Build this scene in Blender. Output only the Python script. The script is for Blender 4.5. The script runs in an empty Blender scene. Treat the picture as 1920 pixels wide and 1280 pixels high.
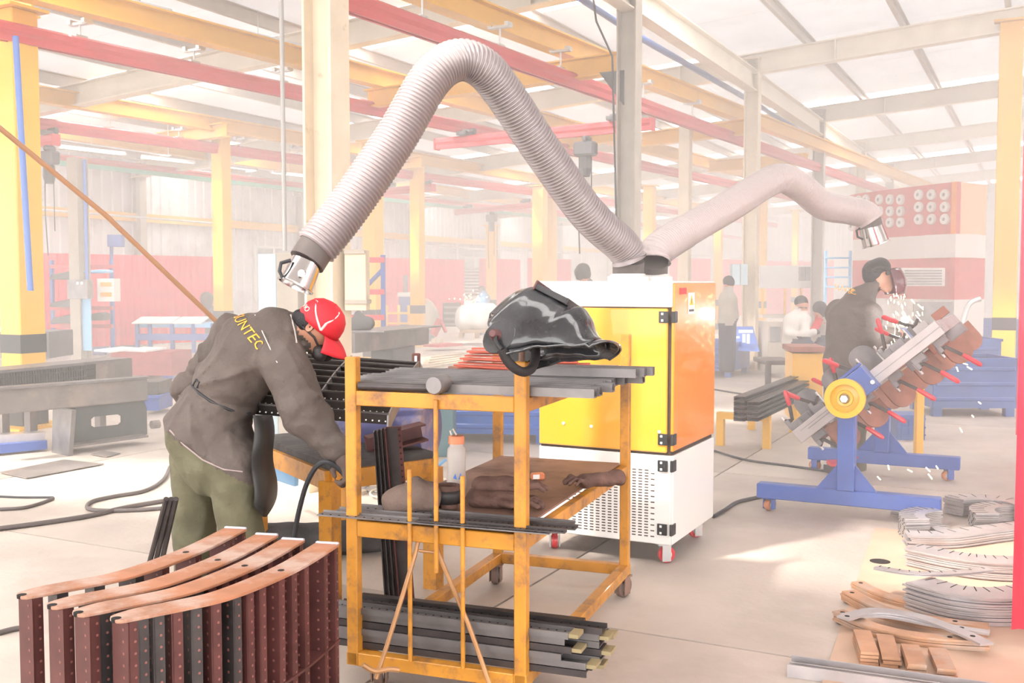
import bpy, bmesh, math, random
import numpy as np
from mathutils import Vector, Matrix, noise
random.seed(7)
SC = bpy.context.scene
COL = SC.collection
# ------------------------------------------------------------------ camera
CAM_H = 1.55; FPX = 1950.0; PITCH = math.atan(110 / FPX)
cam = bpy.data.cameras.new('camera'); cam.sensor_width = 36.0; cam.lens = 36.0 * FPX / 1920.0
cam.clip_start = 0.05; cam.clip_end = 500
cam_o = bpy.data.objects.new('camera', cam); COL.objects.link(cam_o)
cam_o.location = (0, 0, CAM_H); cam_o.rotation_euler = (math.pi / 2 - PITCH, 0, 0)
SC.camera = cam_o
# ------------------------------------------------------------------ world, sun, exposure
wd = bpy.data.worlds.new('daylight'); SC.world = wd; wd.use_nodes = True
bg = wd.node_tree.nodes['Background']; bg.inputs['Color'].default_value = (1.0, 0.975, 0.955, 1); bg.inputs['Strength'].default_value = 2.9
sl = bpy.data.lights.new('sun', 'SUN'); sl.energy = 7.5; sl.angle = math.radians(4); sl.color = (1.0, 0.93, 0.83)
so = bpy.data.objects.new('sun', sl); COL.objects.link(so)
so.rotation_euler = Vector((0.62, 0.42, -0.78)).to_track_quat('-Z', 'Y').to_euler()
SC.view_settings.view_transform = 'Standard'; SC.view_settings.look = 'None'
SC.view_settings.exposure = 1.12; SC.view_settings.gamma = 1.0; SC.view_settings.use_curve_mapping = False
SC.cycles.max_bounces = 5; SC.cycles.diffuse_bounces = 2; SC.cycles.glossy_bounces = 2; SC.cycles.transmission_bounces = 4
SC.cycles.use_adaptive_sampling = True; SC.cycles.adaptive_threshold = 0.1; SC.cycles.use_light_tree = False
SC.cycles.transparent_max_bounces = 6; SC.cycles.volume_bounces = 1; SC.cycles.caustics_reflective = False; SC.cycles.caustics_refractive = False
# ------------------------------------------------------------------ helpers
cp, sp_ = math.cos(PITCH), math.sin(PITCH)
def ray(px, py):
    a = (px - 960) / FPX; b = (640 - py) / FPX
    return Vector((a, cp + b * sp_, -sp_ + b * cp))
def P(px, py, d):                       # point seen at a pixel, at depth d
    r = ray(px, py); return Vector((0, 0, CAM_H)) + r * (d / r.y)
def PZ(px, py, z):                      # point seen at a pixel, at height z
    r = ray(px, py); return Vector((0, 0, CAM_H)) + r * ((z - CAM_H) / r.z)
HA = math.radians(27); U = Vector((math.sin(HA), math.cos(HA), 0)); V = Vector((-math.cos(HA), math.sin(HA), 0)); Z = Vector((0, 0, 1))
def H(u, v, z=0.0): return U * u + V * v + Z * z
HROT = -HA                              # rotation about z that turns +Y onto the hall axis
def RZ(a): return Matrix.Rotation(a, 4, 'Z')
def RX(a): return Matrix.Rotation(a, 4, 'X')
def RY(a): return Matrix.Rotation(a, 4, 'Y')
def T(*a): return Matrix.Translation(Vector(a) if len(a) == 3 else a[0])
def frame(o, x, y, z):
    m = Matrix.Identity(4)
    for i, a in enumerate((x, y, z)): m.col[i][:3] = a
    m.col[3][:3] = o; return m
def basis(d, up=Z):
    d = d.normalized()
    if abs(d.dot(up)) > 0.98: up = Vector((1, 0, 0))
    s = d.cross(up).normalized(); return s, s.cross(d).normalized()
class MB:
    def __init__(s): s.v = []; s.f = []; s.m = []
    def add(s, vs, fs, mi=0):
        b = len(s.v); s.v += [Vector(p) for p in vs]; s.f += [tuple(b + i for i in f) for f in fs]; s.m += [mi] * len(fs); return s
    def box(s, c, d, M=None, mi=0):
        c = Vector(c); x, y, z = d[0] / 2, d[1] / 2, d[2] / 2
        vs = [Vector((sx * x, sy * y, sz * z)) for sz in (-1, 1) for sy in (-1, 1) for sx in (-1, 1)]
        vs = [(M @ p if M else p) + c for p in vs]
        return s.add(vs, [(0, 2, 3, 1), (4, 5, 7, 6), (0, 1, 5, 4), (2, 6, 7, 3), (0, 4, 6, 2), (1, 3, 7, 5)], mi)
    def bar(s, a, b, w, h, up=Z, mi=0):
        a, b = Vector(a), Vector(b); d = (b - a).normalized(); sx, uy = basis(d, up); vs = []
        for p in (a, b):
            for i, j in ((-1, -1), (1, -1), (1, 1), (-1, 1)): vs.append(p + sx * (i * w / 2) + uy * (j * h / 2))
        return s.add(vs, [(0, 1, 2, 3), (7, 6, 5, 4), (0, 4, 5, 1), (1, 5, 6, 2), (2, 6, 7, 3), (3, 7, 4, 0)], mi)
    def prof(s, a, b, pts, up=Z, mi=0):                  # extrude a closed 2D outline (side, up) from a to b
        a, b = Vector(a), Vector(b); sx, uy = basis(b - a, up); n = len(pts)
        vs = [p + sx * x + uy * y for p in (a, b) for x, y in pts]
        fs = [(i, (i + 1) % n, n + (i + 1) % n, n + i) for i in range(n)]
        fs += [tuple(range(n - 1, -1, -1)), tuple(range(n, 2 * n))]
        return s.add(vs, fs, mi)
    def ibeam(s, a, b, w, h, t=0.02, up=Z):
        x, y, k = w / 2, h / 2, t / 2
        return s.prof(a, b, [(-x, -y), (x, -y), (x, -y + t), (k, -y + t), (k, y - t), (x, y - t), (x, y), (-x, y), (-x, y - t), (-k, y - t), (-k, -y + t), (-x, -y + t)], up)
    def chan(s, a, b, w, h, t=0.01, up=Z):               # C section, open towards +side
        x, y = w / 2, h / 2
        return s.prof(a, b, [(-x, -y), (x, -y), (x, -y + t), (-x + t, -y + t), (-x + t, y - t), (x, y - t), (x, y), (-x, y)], up)
    def angle(s, a, b, w, h, t=0.005, up=Z):
        return s.prof(a, b, [(0, 0), (w, 0), (w, t), (t, t), (t, h), (0, h)], up)
    def cyl(s, a, b, r, r2=None, n=12, cap=True, mi=0):
        a, b = Vector(a), Vector(b); r2 = r if r2 is None else r2; sx, uy = basis(b - a)
        vs = [p + (sx * math.cos(t) + uy * math.sin(t)) * q for p, q in ((a, r), (b, r2)) for t in [2 * math.pi * i / n for i in range(n)]]
        fs = [(i, (i + 1) % n, n + (i + 1) % n, n + i) for i in range(n)]
        if cap: fs += [tuple(range(n - 1, -1, -1)), tuple(range(n, 2 * n))]
        return s.add(vs, fs, mi)
    def tube(s, pts, r, n=8, cap=True, mi=0, closed=False):
        pts = [Vector(p) for p in pts]; k = len(pts); rr = r if isinstance(r, (list, tuple)) else [r] * k; vs = []
        up = None
        for i, p in enumerate(pts):
            d = (pts[(i + 1) % k] - pts[i - 1]) if closed else (pts[min(i + 1, k - 1)] - pts[max(i - 1, 0)])
            d.normalize()
            if up is None: sx, uy = basis(d)
            else:
                sx = d.cross(up).normalized(); uy = sx.cross(d)
            up = uy
            vs += [p + (sx * math.cos(t) + uy * math.sin(t)) * rr[i] for t in [2 * math.pi * j / n for j in range(n)]]
        fs = []
        for i in range(k if closed else k - 1):
            a, b = i * n, ((i + 1) % k) * n
            fs += [(a + j, a + (j + 1) % n, b + (j + 1) % n, b + j) for j in range(n)]
        if cap and not closed: fs += [tuple(range(n - 1, -1, -1)), tuple(range((k - 1) * n, k * n))]
        return s.add(vs, fs, mi)
    def lathe(s, prof, n=24, M=None, mi=0):
        vs = [Vector((r * math.cos(2 * math.pi * j / n), r * math.sin(2 * math.pi * j / n), z)) for r, z in prof for j in range(n)]
        if M: vs = [M @ p for p in vs]
        fs = [(i * n + j, i * n + (j + 1) % n, (i + 1) * n + (j + 1) % n, (i + 1) * n + j) for i in range(len(prof) - 1) for j in range(n)]
        return s.add(vs, fs, mi)
    def plate(s, outline, z0, z1, M=None, mi=0):         # vertical extrusion of a convex-ish outline
        n = len(outline); vs = [Vector((x, y, z)) for z in (z0, z1) for x, y in outline]
        if M: vs = [M @ p for p in vs]
        return s.add(vs, [tuple(range(n - 1, -1, -1)), tuple(range(n, 2 * n))] + [(i, (i + 1) % n, n + (i + 1) % n, n + i) for i in range(n)], mi)
    def strip(s, cl, w, z0, z1, M=None):                 # flat bar that follows a 2D centre line
        L = []; R = []; n = len(cl); ww = w if isinstance(w, (list, tuple)) else [w] * n
        for i, p in enumerate(cl):
            d = Vector(cl[min(i + 1, n - 1)]) - Vector(cl[max(i - 1, 0)]); d.normalize(); q = Vector((-d.y, d.x)) * (ww[i] / 2)
            L.append(Vector(p) + q); R.append(Vector(p) - q)
        vs = [Vector((p.x, p.y, z)) for z in (z0, z1) for p in L + R]
        if M: vs = [M @ p for p in vs]
        fs = []; o = 2 * n
        for i in range(n - 1):
            fs += [(i, i + 1, n + i + 1, n + i), (o + i, o + n + i, o + n + i + 1, o + i + 1), (i, o + i, o + i + 1, i + 1), (n + i, n + i + 1, o + n + i + 1, o + n + i)]
        fs += [(0, n, o + n, o), (n - 1, o + n - 1, o + 2 * n - 1, 2 * n - 1)]
        return s.add(vs, fs)
    def grid(s, fn, nu, nv, mi=0, closed=False):
        vs = [fn(i / nu, j / nv) for j in range(nv + 1) for i in range(nu + (0 if closed else 1))]
        w = nu if closed else nu + 1
        return s.add(vs, [(j * w + i, j * w + (i + 1) % w, (j + 1) * w + (i + 1) % w, (j + 1) * w + i) for j in range(nv) for i in range(nu)], mi)
    def build(s, name, mat, parent=None, world=False, smooth=False, bev=0, solid=0, auto=True):
        me = bpy.data.meshes.new(name); vs = s.v
        if world and parent is not None:
            mi = parent.matrix_basis.inverted(); q = parent.parent
            while q is not None: mi = mi @ q.matrix_basis.inverted(); q = q.parent
            vs = [mi @ p for p in vs]
        me.from_pydata([tuple(p) for p in vs], [], s.f)
        mats = mat if isinstance(mat, (list, tuple)) else [mat]
        for m in mats: me.materials.append(M_(m))
        if len(mats) > 1: me.polygons.foreach_set('material_index', s.m)
        bm = bmesh.new(); bm.from_mesh(me); bmesh.ops.recalc_face_normals(bm, faces=bm.faces); bm.to_mesh(me); bm.free()
        if smooth:
            me.polygons.foreach_set('use_smooth', [True] * len(me.polygons))
            if auto: 
                try: me.set_sharp_from_angle(angle=math.radians(40))
                except Exception: pass
        o = bpy.data.objects.new(name, me); COL.objects.link(o); o.parent = parent
        if solid:
            k = o.modifiers.new('thickness', 'SOLIDIFY'); k.thickness = solid; k.offset = 0
        if bev:
            k = o.modifiers.new('edge', 'BEVEL'); k.width = bev; k.segments = 1; k.limit_method = 'ANGLE'; k.angle_limit = math.radians(50)
        return o
def tag(o, label=None, cat=None, group=None, kind=None):
    if label: o['label'] = label
    if cat: o['category'] = cat
    if group: o['group'] = group
    if kind: o['kind'] = kind
    return o
def thing(name, label, cat, loc=(0, 0, 0), rz=0.0, group=None, M=None):
    o = bpy.data.objects.new(name, None); COL.objects.link(o); o.empty_display_size = 0.1
    if M is not None: o.matrix_basis = M
    else: o.location = loc; o.rotation_euler = (0, 0, rz); o.matrix_basis = T(Vector(loc)) @ RZ(rz)
    return tag(o, label, cat, group)
def kids(o): return [c for c in COL.objects if c.parent is o]
def copy_tree(o, parent=None, M=None, label=None, kl=None):
    c = o.copy(); COL.objects.link(c); c.parent = parent
    if M is not None: c.matrix_basis = M
    if label: c['label'] = label
    for ch in (kl or KIDS(o)): copy_tree(ch, c)
    return c
def KIDS(o): return list(o.children)
def inst(src, parent, M):
    c = src.copy(); COL.objects.link(c); c.parent = parent; c.matrix_basis = M; return c
# ------------------------------------------------------------------ materials
MATS = {}; DEFS = {}
def defmat(name, col, rough=0.5, metal=0.0, var=0.0, vs=6.0, bump=0.0, bs=40.0, col2=None, cs=4.0, cr=(0.5, 0.65), trans=0.0, alpha=1.0, emit=0.0, coat=0.0, spec=0.5, detail=6.0, transm=0.0, ior=1.45):
    DEFS[name] = dict(col=col, rough=rough, metal=metal, var=var, vs=vs, bump=bump, bs=bs, col2=col2, cs=cs, cr=cr, trans=trans, alpha=alpha, emit=emit, coat=coat, spec=spec, detail=detail, transm=transm, ior=ior)
def M_(name):
    if name in MATS: return MATS[name]
    d = DEFS[name]; m = bpy.data.materials.new(name); m.use_nodes = True; nt = m.node_tree; N = nt.nodes; Lk = nt.links
    b = N['Principled BSDF']; out = N['Material Output']; c = tuple(d['col']) + (1,)
    b.inputs['Base Color'].default_value = c; b.inputs['Roughness'].default_value = d['rough']; b.inputs['Metallic'].default_value = d['metal']
    b.inputs['Coat Weight'].default_value = d['coat']; b.inputs['Specular IOR Level'].default_value = d['spec']; b.inputs['Alpha'].default_value = d['alpha']
    b.inputs['Transmission Weight'].default_value = d['transm']; b.inputs['IOR'].default_value = d['ior']
    m.diffuse_color = c
    tc = None
    if d['var'] or d['bump'] or d['col2']:
        tc = N.new('ShaderNodeTexCoord'); src = tc.outputs['Object']
    cur = None
    if d['var']:
        n = N.new('ShaderNodeTexNoise'); n.inputs['Scale'].default_value = d['vs']; n.inputs['Detail'].default_value = d['detail']; Lk.new(src, n.inputs['Vector'])
        mp = N.new('ShaderNodeMapRange'); mp.inputs['From Min'].default_value = 0.3; mp.inputs['From Max'].default_value = 0.7
        mp.inputs['To Min'].default_value = 1 - d['var']; mp.inputs['To Max'].default_value = 1 + d['var']; Lk.new(n.outputs['Fac'], mp.inputs['Value'])
        vm = N.new('ShaderNodeVectorMath'); vm.operation = 'SCALE'; vm.inputs[0].default_value = d['col']; Lk.new(mp.outputs['Result'], vm.inputs['Scale'])
        cur = vm.outputs['Vector']
    if d['col2']:
        n = N.new('ShaderNodeTexNoise'); n.inputs['Scale'].default_value = d['cs']; n.inputs['Detail'].default_value = 8; n.inputs['Roughness'].default_value = 0.65; Lk.new(src, n.inputs['Vector'])
        mp = N.new('ShaderNodeMapRange'); mp.inputs['From Min'].default_value = d['cr'][0]; mp.inputs['From Max'].default_value = d['cr'][1]; Lk.new(n.outputs['Fac'], mp.inputs['Value'])
        mx = N.new('ShaderNodeMix'); mx.data_type = 'RGBA'; Lk.new(mp.outputs['Result'], mx.inputs['Factor'])
        mx.inputs[6].default_value = c
        if cur: Lk.new(cur, mx.inputs[6])
        mx.inputs[7].default_value = tuple(d['col2']) + (1,); cur = mx.outputs[2]
    if cur: Lk.new(cur, b.inputs['Base Color'])
    if d['bump']:
        n = N.new('ShaderNodeTexNoise'); n.inputs['Scale'].default_value = d['bs']; n.inputs['Detail'].default_value = 5; Lk.new(src, n.inputs['Vector'])
        bp = N.new('ShaderNodeBump'); bp.inputs['Strength'].default_value = d['bump']; bp.inputs['Distance'].default_value = 0.02; Lk.new(n.outputs['Fac'], bp.inputs['Height']); Lk.new(bp.outputs['Normal'], b.inputs['Normal'])
    if d['emit']:
        b.inputs['Emission Color'].default_value = c; b.inputs['Emission Strength'].default_value = d['emit']; m.cycles.emission_sampling = 'NONE'
    if d['trans']:
        tr = N.new('ShaderNodeBsdfTranslucent'); tr.inputs['Color'].default_value = c
        if cur: Lk.new(cur, tr.inputs['Color'])
        mx = N.new('ShaderNodeMixShader'); mx.inputs[0].default_value = d['trans']; Lk.new(b.outputs[0], mx.inputs[1]); Lk.new(tr.outputs[0], mx.inputs[2]); Lk.new(mx.outputs[0], out.inputs['Surface'])
    MATS[name] = m; return m
D = defmat
D('concrete', (0.55, 0.475, 0.42), 0.55, var=0.16, vs=1.3, col2=(0.38, 0.31, 0.265), cs=0.55, cr=(0.5, 0.72), bump=0.12, bs=30)
D('joint', (0.20, 0.17, 0.14), 0.9)
D('wallsheet', (0.72, 0.72, 0.74), 0.6, var=0.12, vs=0.8, col2=(0.52, 0.50, 0.50), cs=0.7)
D('roofsheet', (0.78, 0.78, 0.80), 0.45, var=0.06, vs=2.0, bump=0.25, bs=3.0, trans=0.25)
D('cream', (0.88, 0.79, 0.66), 0.55, var=0.07, vs=3.0)
D('creampost', (0.74, 0.62, 0.47), 0.5, var=0.08, vs=4.0, col2=(0.50, 0.36, 0.24), cs=6, cr=(0.62, 0.74))
D('greypost', (0.45, 0.40, 0.34), 0.5, var=0.1, vs=4.0)
D('purlin', (0.55, 0.48, 0.42), 0.5, var=0.08)
D('yellow', (0.86, 0.46, 0.04), 0.35, var=0.06, vs=3, coat=0.2)
D('bandblack', (0.03, 0.03, 0.035), 0.45)
D('railred', (0.60, 0.055, 0.07), 0.38, var=0.07, vs=2, coat=0.2)
D('railgreen', (0.10, 0.42, 0.33), 0.4)
D('bluepipe', (0.10, 0.20, 0.55), 0.35)
D('galvdull', (0.42, 0.41, 0.40), 0.5, metal=0.3)
D('galv', (0.62, 0.62, 0.62), 0.35, metal=0.7, var=0.1)
D('chrome', (0.50, 0.48, 0.47), 0.17, metal=1.0)
D('lampwhite', (0.85, 0.85, 0.83), 0.4)
D('tubeglow', (1, 0.98, 0.94), 0.4, emit=1.6)
D('darkbox', (0.06, 0.06, 0.07), 0.5)
D('cable', (0.03, 0.03, 0.035), 0.5)
D('skylight', (0.95, 0.95, 0.95), 0.4, trans=0.85)
D('window', (0.85, 0.9, 0.92), 0.15, trans=0.75)
D('curtain', (0.78, 0.05, 0.09), 0.22, trans=0.35, var=0.12, vs=3, coat=0.3)
D('whiteframe', (0.80, 0.80, 0.80), 0.45)
# haze that hangs in the hall
hz = bpy.data.materials.new('haze'); hz.use_nodes = True; nt = hz.node_tree; nt.nodes.clear()
ho = nt.nodes.new('ShaderNodeOutputMaterial'); hs = nt.nodes.new('ShaderNodeVolumeScatter')
hs.inputs['Color'].default_value = (1, 1, 1, 1); hs.inputs['Density'].default_value = 0.034; hs.inputs['Anisotropy'].default_value = 0.0
nt.links.new(hs.outputs[0], ho.inputs['Volume']); MATS['haze'] = hz
# corrugated clear skylight sheet: part of the daylight passes straight, part is scattered
sk = bpy.data.materials.new('skylight'); sk.use_nodes = True; nt = sk.node_tree; nt.nodes.clear()
o_ = nt.nodes.new('ShaderNodeOutputMaterial'); m_ = nt.nodes.new('ShaderNodeMixShader'); t_ = nt.nodes.new('ShaderNodeBsdfTransparent'); r_ = nt.nodes.new('ShaderNodeBsdfTranslucent')
r_.inputs['Color'].default_value = (.95, .95, .95, 1); m_.inputs[0].default_value = 0.3; nt.links.new(t_.outputs[0], m_.inputs[1]); nt.links.new(r_.outputs[0], m_.inputs[2]); nt.links.new(m_.outputs[0], o_.inputs['Surface']); MATS['skylight'] = sk
# ================================================================== the hall
ZR = lambda v: 5.75 - 0.075 * (v - 4.6)        # underside of the roof sheets
UN = [6.1 + 6.1 * n for n in range(9)]
VW = 19.6; UE = 58.0
floor = MB().box(H(26, -2, -0.06), (60, 90, 0.05), RZ(HROT)).build('floor', 'joint'); tag(floor, 'pale concrete workshop floor', kind='structure')
SLAB = MB().box((0, 0, -0.02), (4.985, 3.985, 0.04)).build('slab', 'concrete', floor)
first = True
for i in range(-3, 9):
    for j in range(-3, 15):
        c = H(j * 4 + 2.3, i * 5 - 10.2)
        if c.y < -2 or abs(c.x) > 0.62 * max(c.y, 0) + 7: continue
        Mx = T(c) @ RZ(HROT)
        if first: SLAB.matrix_basis = Mx; first = False
        else: inst(SLAB, floor, Mx)
# wall with the windows (left side of the hall): ribbed sheets hung on girts
def ribbed(a, b, z0, z1, pitch=0.3, d=0.03):
    L = (b - a).length; n = int(L / pitch); dr = (b - a).normalized(); nr = dr.cross(Z); mb = MB(); pts = []
    for i in range(n):
        x = i * pitch
        pts += [(x, 0), (x + pitch * .6, 0), (x + pitch * .7, d), (x + pitch * .9, d)]
    pts.append((n * pitch, 0))
    vs = [a + dr * x + nr * y + Z * z for z in (z0, z1) for x, y in pts]; k = len(pts)
    return mb.add(vs, [(i, i + 1, k + i + 1, k + i) for i in range(k - 1)])
WL = tag(ribbed(H(4, VW), H(UE, VW), 0, 4.75).build('wall_left', 'wallsheet', smooth=False), 'pale ribbed metal side wall with a strip of windows', kind='structure')
WF = tag(ribbed(H(UE, VW), H(UE, -24), 0, 8.2).build('wall_far', 'wallsheet'), 'pale ribbed metal end wall of the hall', kind='structure')
# girt painted orange along the side wall, as in the picture's long thin stripe
girt = MB().bar(H(4, VW - .1, 3.12), H(UE, VW - .1, 3.12), .1, .2).build('girt', 'yellow', WL)
# windows in the side wall
def window(n, u0, u1, z0, z1, cols):
    a = H(u0, VW - .06); b = H(u1, VW - .06); d = (b - a).normalized()
    f = tag(MB().build('window_%d' % n, 'whiteframe'), 'white framed window of the side wall', kind='structure')
    bpy.data.objects.remove(f)
    o = bpy.data.objects.new('window_%d' % n, None); COL.objects.link(o); tag(o, 'white framed window in the ribbed side wall', kind='structure')
    mb = MB(); t = .07
    for z in (z0, z1, (z0 * .35 + z1 * .65)): mb.bar(a + Z * z, b + Z * z, .08, t)
    for i in range(cols + 1): mb.bar(a + d * ((b - a).length * i / cols) + Z * z0, a + d * ((b - a).length * i / cols) + Z * z1, .08, t, up=V)
    mb.build('window_frame', 'whiteframe', o)
    w = (b - a).length / cols
    for i in range(cols):
        for q0, q1 in ((z0, z0 * .35 + z1 * .65), (z0 * .35 + z1 * .65, z1)):
            MB().bar(a + d * (w * i + .035) + Z * (q0 + q1) / 2, a + d * (w * (i + 1) - .035) + Z * (q0 + q1) / 2, .015, q1 - q0 - .06).build('pane', 'window', o)
window(1, 22.6, 24.9, 1.05, 2.55, 3); window(2, 32.5, 36.5, 1.9, 2.85, 3); window(3, 40, 45.5, 1.9, 2.85, 4)
# roof: sheets between skylight strips, running across the hall
VR = -24.0
roof = bpy.data.objects.new('roof', None); COL.objects.link(roof); tag(roof, 'sheet metal roof with skylight strips', kind='structure')
def roofstrip(u0, u1, name, mat, dz=0.0, v0=VW, v1=VR):
    a, b, c, d = H(u0, v0, ZR(v0) + dz), H(u1, v0, ZR(v0) + dz), H(u1, v1, ZR(v1) + dz), H(u0, v1, ZR(v1) + dz)
    return MB().add([a, b, c, d] + [p + Z * .03 for p in (a, b, c, d)], [(0, 1, 2, 3), (7, 6, 5, 4), (0, 4, 5, 1), (1, 5, 6, 2), (2, 6, 7, 3), (3, 7, 4, 0)]).build(name, mat, roof)
u = -9.0; cuts = []
for n in range(-2, 8):
    un = 6.1 + 6.1 * n; cuts.append((un + 0.5, un + (2.1 if n % 2 else 1.7)))
for a, b in cuts:
    if b > UE: break
    if n and a > u:
        k = max(1, int((a - u) / 1.6))
        for i in range(k): roofstrip(u + (a - u) * i / k, u + (a - u) * (i + 1) / k - .01, 'roof_sheet', 'roofsheet')
    odd = cuts.index((a, b)) % 2 == 1
    if odd: roofstrip(a, b, 'skylight', 'skylight', .02)
    else:
        roofstrip(a, b, 'skylight', 'skylight', .02, v0=VW, v1=5.5); roofstrip(a, b, 'roof_sheet', 'roofsheet', 0, v0=5.5, v1=VR)
    u = b
roofstrip(u, UE, 'roof_sheet', 'roofsheet')
for i in range(28):
    v = VW - .4 - 1.55 * i
    MB().chan(H(-8, v, ZR(v) - .11), H(UE, v, ZR(v) - .11), .07, .2, .012).build('purlin', 'purlin', roof)
for n in range(0, 8):
    r = MB().ibeam(H(UN[n], VW, ZR(VW) - .40), H(UN[n], VR, ZR(VR) - .40), .22, .36, .02).build('rafter', 'cream', roof)
    mb = MB()
    for v in (3.2, 5.9): mb.bar(H(UN[n], v, ZR(v) - .58), H(UN[n], v, ZR(v) - .22), .24, .02, up=V)
    mb.build('rafter_stiffener', 'cream', r)
# eave beam that ties the tops of the column row
eb = MB().ibeam(H(3, 4.6, 5.05), H(UE, 4.6, 5.05), .2, .36, .02).build('trim_1', 'cream'); tag(eb, 'cream steel tie beam over the column row', kind='structure')
# H columns of the row
COLMAT = ['creampost', 'greypost', 'creampost', 'greypost', 'creampost', 'greypost', 'creampost', 'greypost', 'creampost']
for n in range(8):
    b = H(UN[n], 4.6); o = bpy.data.objects.new('column', None); COL.objects.link(o); o.location = b; o.rotation_euler = (0, 0, HROT); o.matrix_basis = T(b) @ RZ(HROT)
    tag(o, 'steel column of the middle row', kind='structure')
    MB().ibeam((0, 0, 0), (0, 0, ZR(4.6) - .3), .22, .25, .02, up=Vector((1, 0, 0))).build('shaft', COLMAT[n], o)
    MB().box((0, 0, .012), (.4, .4, .024)).build('base_plate', COLMAT[n], o)
    MB().box((0, 0, ZR(4.6) - .31), (.3, .3, .03)).build('cap_plate', COLMAT[n], o)
# wall posts
for n in range(1, 8):
    b = H(UN[n], VW - .25); o = MB().ibeam(b, b + Z * (ZR(VW) - .4), .2, .25, .02, up=V).build('column', 'greypost'); tag(o, 'steel wall post of the side wall', kind='structure')
# ================================================================== overhead crane system
def band_post(px, py_top, depth, w, label, zt=None, mat='yellow', cap=None, z0=0.0, rz=HROT, group=None):
    b = P(px, 530, depth); b.z = 0; t = P(px, py_top, depth).z if zt is None else zt
    o = thing('crane_column', label, 'column', b, rz)
    MB().box((0, 0, t / 2), (w, w, t)).build('shaft', mat, o, bev=.012)
    for z in (.115, .9): MB().box((0, 0, z), (w + .006, w + .006, .2 if z > .5 else .23)).build('warning_band', 'bandblack', o)
    MB().box((0, 0, .0125), (w + .35, w + .35, .025)).build('base_plate', mat, o)
    MB().box((0, 0, t + .015), (w + .16, w + .16, .03)).build('cap_plate', mat, o)
    return o
band_post(41, 40, 11.2, .32, 'nearest yellow crane column, at the picture edge, with black warning bands and a blue air pipe', zt=4.42)
band_post(418, 255, 20.5, .27, 'yellow crane column rising behind the bending worker in front of the red curtain', zt=4.42)
band_post(783, 310, 25.5, .27, 'yellow crane column standing on the open floor behind the flatbed frame', zt=4.42)
band_post(700, 215, 21.5, .32, 'yellow crane column directly behind the red and blue pallet rack', zt=4.42)
band_post(1012, 350, 30.0, .34, 'orange crane column above the welding helmet', zt=4.3)
band_post(1031, 340, 33.0, .34, 'pale yellow crane column right beside an orange one above the helmet', zt=4.3)
band_post(1283, 232, 19.0, .20, 'brown crane column between the two flexible ducts', zt=4.42, mat='creampost')
band_post(1885, 30, 16.6, .34, 'yellow crane column under a cream rafter behind the blue steel bin', zt=5.62)
band_post(921, 425, 34.0, .26, 'slim orange crane column behind the welder with the blue arc', zt=3.4)
band_post(1217, 340, 30, .30, 'yellow crane column showing just right of the grey middle column', zt=4.3)
band_post(1346, 470, 34, .25, 'yellow crane column seen under the right-going duct beside a worker', zt=4.3)
band_post(1490, 395, 40, .22, 'thin pale yellow crane column far behind the seated workers', zt=4.3)
band_post(1428, 395, 31, .25, 'orange crane column glued to the edge of a cream hall column', zt=4.3)
def rail_line(p0, p1, z, ext0=0.0, ext1=0.0):
    a, b = PZ(p0[0], p0[1], z), PZ(p1[0], p1[1], z); d = (b - a).normalized(); return a - d * ext0, b + d * ext1
KBK = [(-.05, -.09), (-.02, -.09), (-.02, -.06), (-.035, -.05), (-.035, .0), (-.06, .03), (-.06, .07), (-.03, .09), (.03, .09), (.06, .07), (.06, .03), (.035, .0), (.035, -.05), (.02, -.06), (.02, -.09), (.05, -.09), (.05, -.02), (.08, .02), (.08, .08), (.04, .11), (-.04, .11), (-.08, .08), (-.08, .02), (-.05, -.02)]
def hanger(p, zb, label):
    o = thing('rail_hanger', label, 'hanger', p, HROT, 'hangers of the crane rails')
    L = zb - p.z
    MB().cyl((0, 0, 0), (0, 0, L), .012, n=8).build('rod', 'galv', o)
    MB().box((0, 0, .02), (.06, .16, .05)).build('lower_clamp', 'galv', o)
    c = MB().box((0, 0, L - .01), (.28, .07, .03)).build('upper_clamp', 'galv', o)
    for jx in (.11, -.11): MB().box((jx, 0, L + .01), (.05, .12, .05)).build('clamp_jaw', 'galv', c)
def crane_line(bp0, bp1, rp0, rp1, zb, zr, hs, lab, e0=0, e1=0, bw=.2, bh=.26, rs=1.0):
    if bp0:
        a, b = rail_line(bp0, bp1, zb, e0, e1)
        tag(MB().ibeam(a, b, bw, bh, .022).build('runway_beam', 'yellow'), 'yellow steel runway beam ' + lab, 'beam')
    a, b = rail_line(rp0, rp1, zr, e0, e1)
    r = MB().prof(a, b, [(x * rs, y * rs) for x, y in KBK]).build('crane_rail', 'railred'); tag(r, 'red enclosed crane rail ' + lab, 'rail')
    d = (b - a)
    for i, t in enumerate(hs):
        p = PZ(t[0], t[1], zr + .1 * rs); q = (p - a).dot(d.normalized()); p = a + d.normalized() * q; p.z = zr + .09 * rs
        hanger(p, zb - .13, 'silver clamp hanger holding the red rail ' + lab)
crane_line((140, 0), (575, 112), (0, 58), (600, 184), 4.55, 4.15, [(200, 62), (405, 112), (566, 150)], 'crossing the upper left of the picture', 1.5, 22)
crane_line((870, 14), (1165, 128), (700, 22), (1167, 186), 4.62, 4.15, [(827, 30), (965, 85), (1070, 128), (1225, 185), (1280, 222)], 'running over the bend of the ribbed duct', 5, 24)
crane_line((45, 172), (575, 262), (50, 230), (575, 302), 4.55, 4.15, [(210, 240), (347, 258), (460, 275), (566, 290)], 'second from the top left', 3, 30)
crane_line((130, 250), (575, 318), (110, 296), (830, 378), 4.5, 4.15, [(270, 308), (360, 320), (470, 332)], 'carrying the green conductor strip by the side wall', 4, 24, rs=.7)
a, b = rail_line((110, 305), (830, 386), 4.02, 2, 22)
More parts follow.
